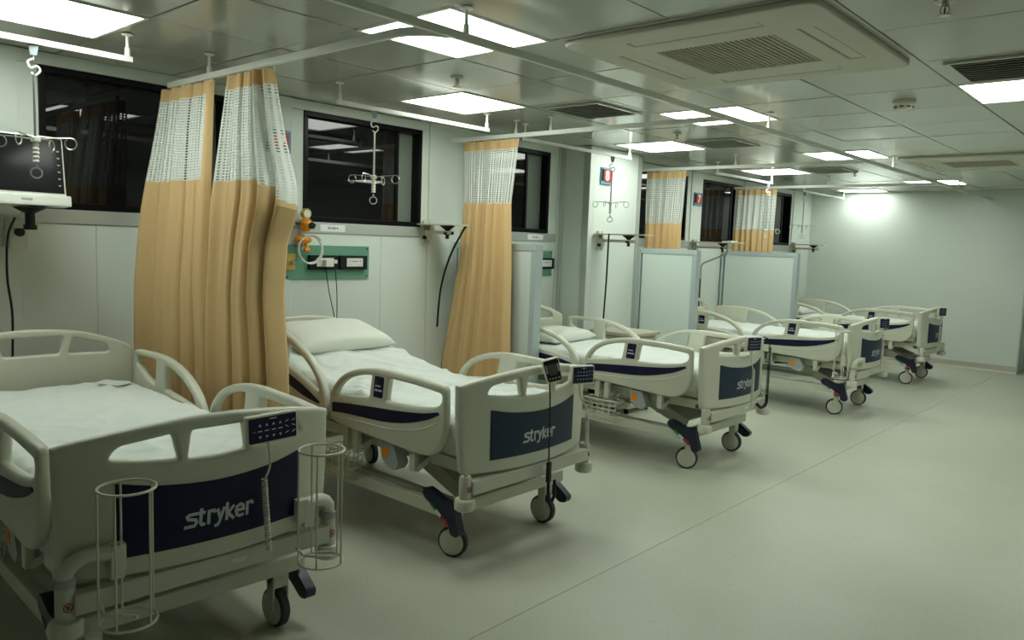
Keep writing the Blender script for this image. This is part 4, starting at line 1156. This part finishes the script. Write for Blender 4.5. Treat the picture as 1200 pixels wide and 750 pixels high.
def bracket(x, y, zt, arm, label, cable=None, base=0.15):
    o = empty('monitor_bracket', (x, y, zt), label, 'wall bracket', 'wall monitor brackets')
    B().box(0.0, 0.02, -0.03, 0.03, -base, 0.03, 0.004).box(0.02, 0.03, -0.035, -0.025, -base, 0.03).box(0.02, 0.03, 0.025, 0.035, -base, 0.03).obj('wall_rail', M_beige, o)
    B().box(0.02, arm*0.75, -0.022, 0.022, -0.072, -0.045, 0.004).box(0.02, 0.06, -0.025, 0.025, -0.12, -0.04, 0.004).obj('arm', M_beige, o)
    B().box(0.01, arm, -0.09, 0.09, -0.004, 0.006, 0.002).obj('tray', M_beige, o)
    B().lathe([(0.06, -0.005), (0.055, -0.012), (0.018, -0.04), (0.018, -0.055), (0.03, -0.056), (0.03, -0.074), (0.014, -0.076), (0.014, -0.105)], (arm*0.62, 0, 0), n=16).cyl((arm*0.62, 0, -0.062), (arm*0.62+0.06, 0, -0.062), 0.012).obj('swivel_clamp', M_black, o, True)
    B().cyl((0.04, -0.025, -0.1), (0.04, -0.045, -0.1), 0.015).obj('knob', M_black, o, True)
    if cable:
        B().tube(crom(cable, k=6), 0.008, 7).obj('cable', M_black, o, True)
    return o
bracket(0.0125, 4.15, 1.61, 0.42, 'beige wall bracket with tray and black clamp beside the tan curtain', [(0.40, 0.06, -0.008), (0.36, 0.055, -0.06), (0.24, 0.05, -0.25), (0.15, 0.05, -0.5), (0.12, 0.05, -0.8)])
bracket(0.3412, 6.03, 1.60, 0.55, 'beige wall bracket with black clamp on the number 8 pillar', [(0.19, -0.093, 0.002), (0.19, -0.10, -0.05), (0.18, -0.09, -0.4), (0.17, -0.09, -0.7), (0.165, -0.09, -0.84)])
bracket(0.0125, 8.44, 1.575, 0.62, 'beige wall bracket holding a bent metal arm below the number 7 sign')
bracket(0.0125, 11.42, 1.61, 0.5, 'beige wall bracket with tray in the corner by the end wall')
ar = empty('bent_arm', (0.35, 8.50, 0.0), 'thin bent metal arm hanging from the bracket below the number 7 sign', 'metal arm')
B().tube([(0.06, 0.03, 1.5695), (0.06, 0.03, 1.47), (0.05, 0.02, 1.44), (-0.10, -0.22, 1.33), (-0.115, -0.24, 1.30), (-0.115, -0.24, 0.62)], 0.011, 8).obj('rod', M_steel, ar, True)
B().box(-0.125, -0.105, -0.275, -0.255, 0.7, 1.15).obj('lever', M_black, ar)
B().box(0.02, 0.14, -0.03, 0.13, 1.582, 1.60, 0.003).obj('top_plate', M_white, ar)

# patient monitor by the first bed
mo = empty('patient_monitor', (0.33, 1.235, 1.60), 'dark-screened patient monitor on a wall arm beside the dark window', 'monitor')
mo.rotation_euler = (0, R(-6), R(6))
link('case', plate(fillet([(-0.23, 0.0), (0.225, 0.0), (0.222, 0.335), (-0.23, 0.335)], 0.02), [], 0.07, 0.01, lambda a, v, w: (w, a, v)), M_white, mo)
B().box(0.0355, 0.038, -0.21, 0.212, 0.055, 0.325).obj('screen', M_screen, mo)
B().box(-0.02, 0.065, -0.24, 0.232, -0.012, 0.042, 0.01).obj('lower_bezel', M_white, mo)
B().box(0.0655, 0.067, 0.0, 0.05, 0.014, 0.021).obj('badge', M_greyp, mo)
lb = B()
for k in range(6): lb.box(0.0382, 0.0388, 0.186, 0.198, 0.09+0.034*k, 0.096+0.034*k)
lb.obj('side_keys', M_greyp, mo)
ba = empty('monitor_bracket', (0.0125, 1.30, 1.43), 'beige wall arm with black swivel under the patient monitor', 'wall bracket', 'wall monitor brackets')
B().box(0, 0.02, -0.045, 0.045, -0.05, 0.12, 0.004).obj('wall_rail', M_beige, ba)
B().box(0.02, 0.30, -0.025, 0.025, 0.05, 0.09, 0.005).obj('arm', M_beige, ba)
B().lathe([(0.075, 0.155), (0.06, 0.145), (0.022, 0.125), (0.022, 0.07), (0.03, 0.07), (0.03, 0.045)], (0.30, 0.0, 0), n=16).obj('swivel_clamp', M_black, ba, True)
B().box(0.05, 0.13, -0.04, 0.04, -0.055, 0.1, 0.008).obj('slide_block', M_beige, ba)
B().lathe([(0.022, 0.13), (0.022, 0.15)], (0, 0.0, 0.03), 'X').obj('knob', M_black, ba, True)
B().tube(crom([(0.28, -0.06, 0.10), (0.18, -0.065, 0.0), (0.14, -0.06, -0.2), (0.15, -0.045, -0.4), (0.13, -0.05, -0.75)], k=6), 0.006, 6).obj('cable', M_black, ba, True)

# bedside lockers
def locker(x, y, label):
    o = empty('bedside_locker', (x, y, 0), label, 'bedside locker', 'bedside lockers')
    B().box(-0.22, 0.20, -0.2, 0.2, 0.05, 0.70, 0.006).obj('body', M_frame, o)
    B().box(-0.24, 0.24, -0.22, 0.22, 0.70, 0.73, 0.006).obj('top', M_locker, o)
    d = B().box(0.2005, 0.215, -0.19, 0.19, 0.50, 0.68, 0.004).obj('drawer', M_cream, o)
    B().box(0.215, 0.23, -0.05, 0.05, 0.58, 0.6, 0.003).obj('handle', M_greyp, d)
    d = B().box(0.2005, 0.215, -0.19, 0.19, 0.08, 0.485, 0.004).obj('door', M_cream, o)
    B().box(0.215, 0.23, 0.13, 0.15, 0.26, 0.36, 0.003).obj('handle', M_greyp, d)
    for sx_ in (-0.18, 0.16):
        for sy_ in (-0.16, 0.16): B().cyl((sx_, sy_, 0.0), (sx_, sy_, 0.05), 0.022).obj('castor', M_black, o)
locker(0.70, 6.02, 'bedside locker with tan top between the third bed and the partition on the pillar')
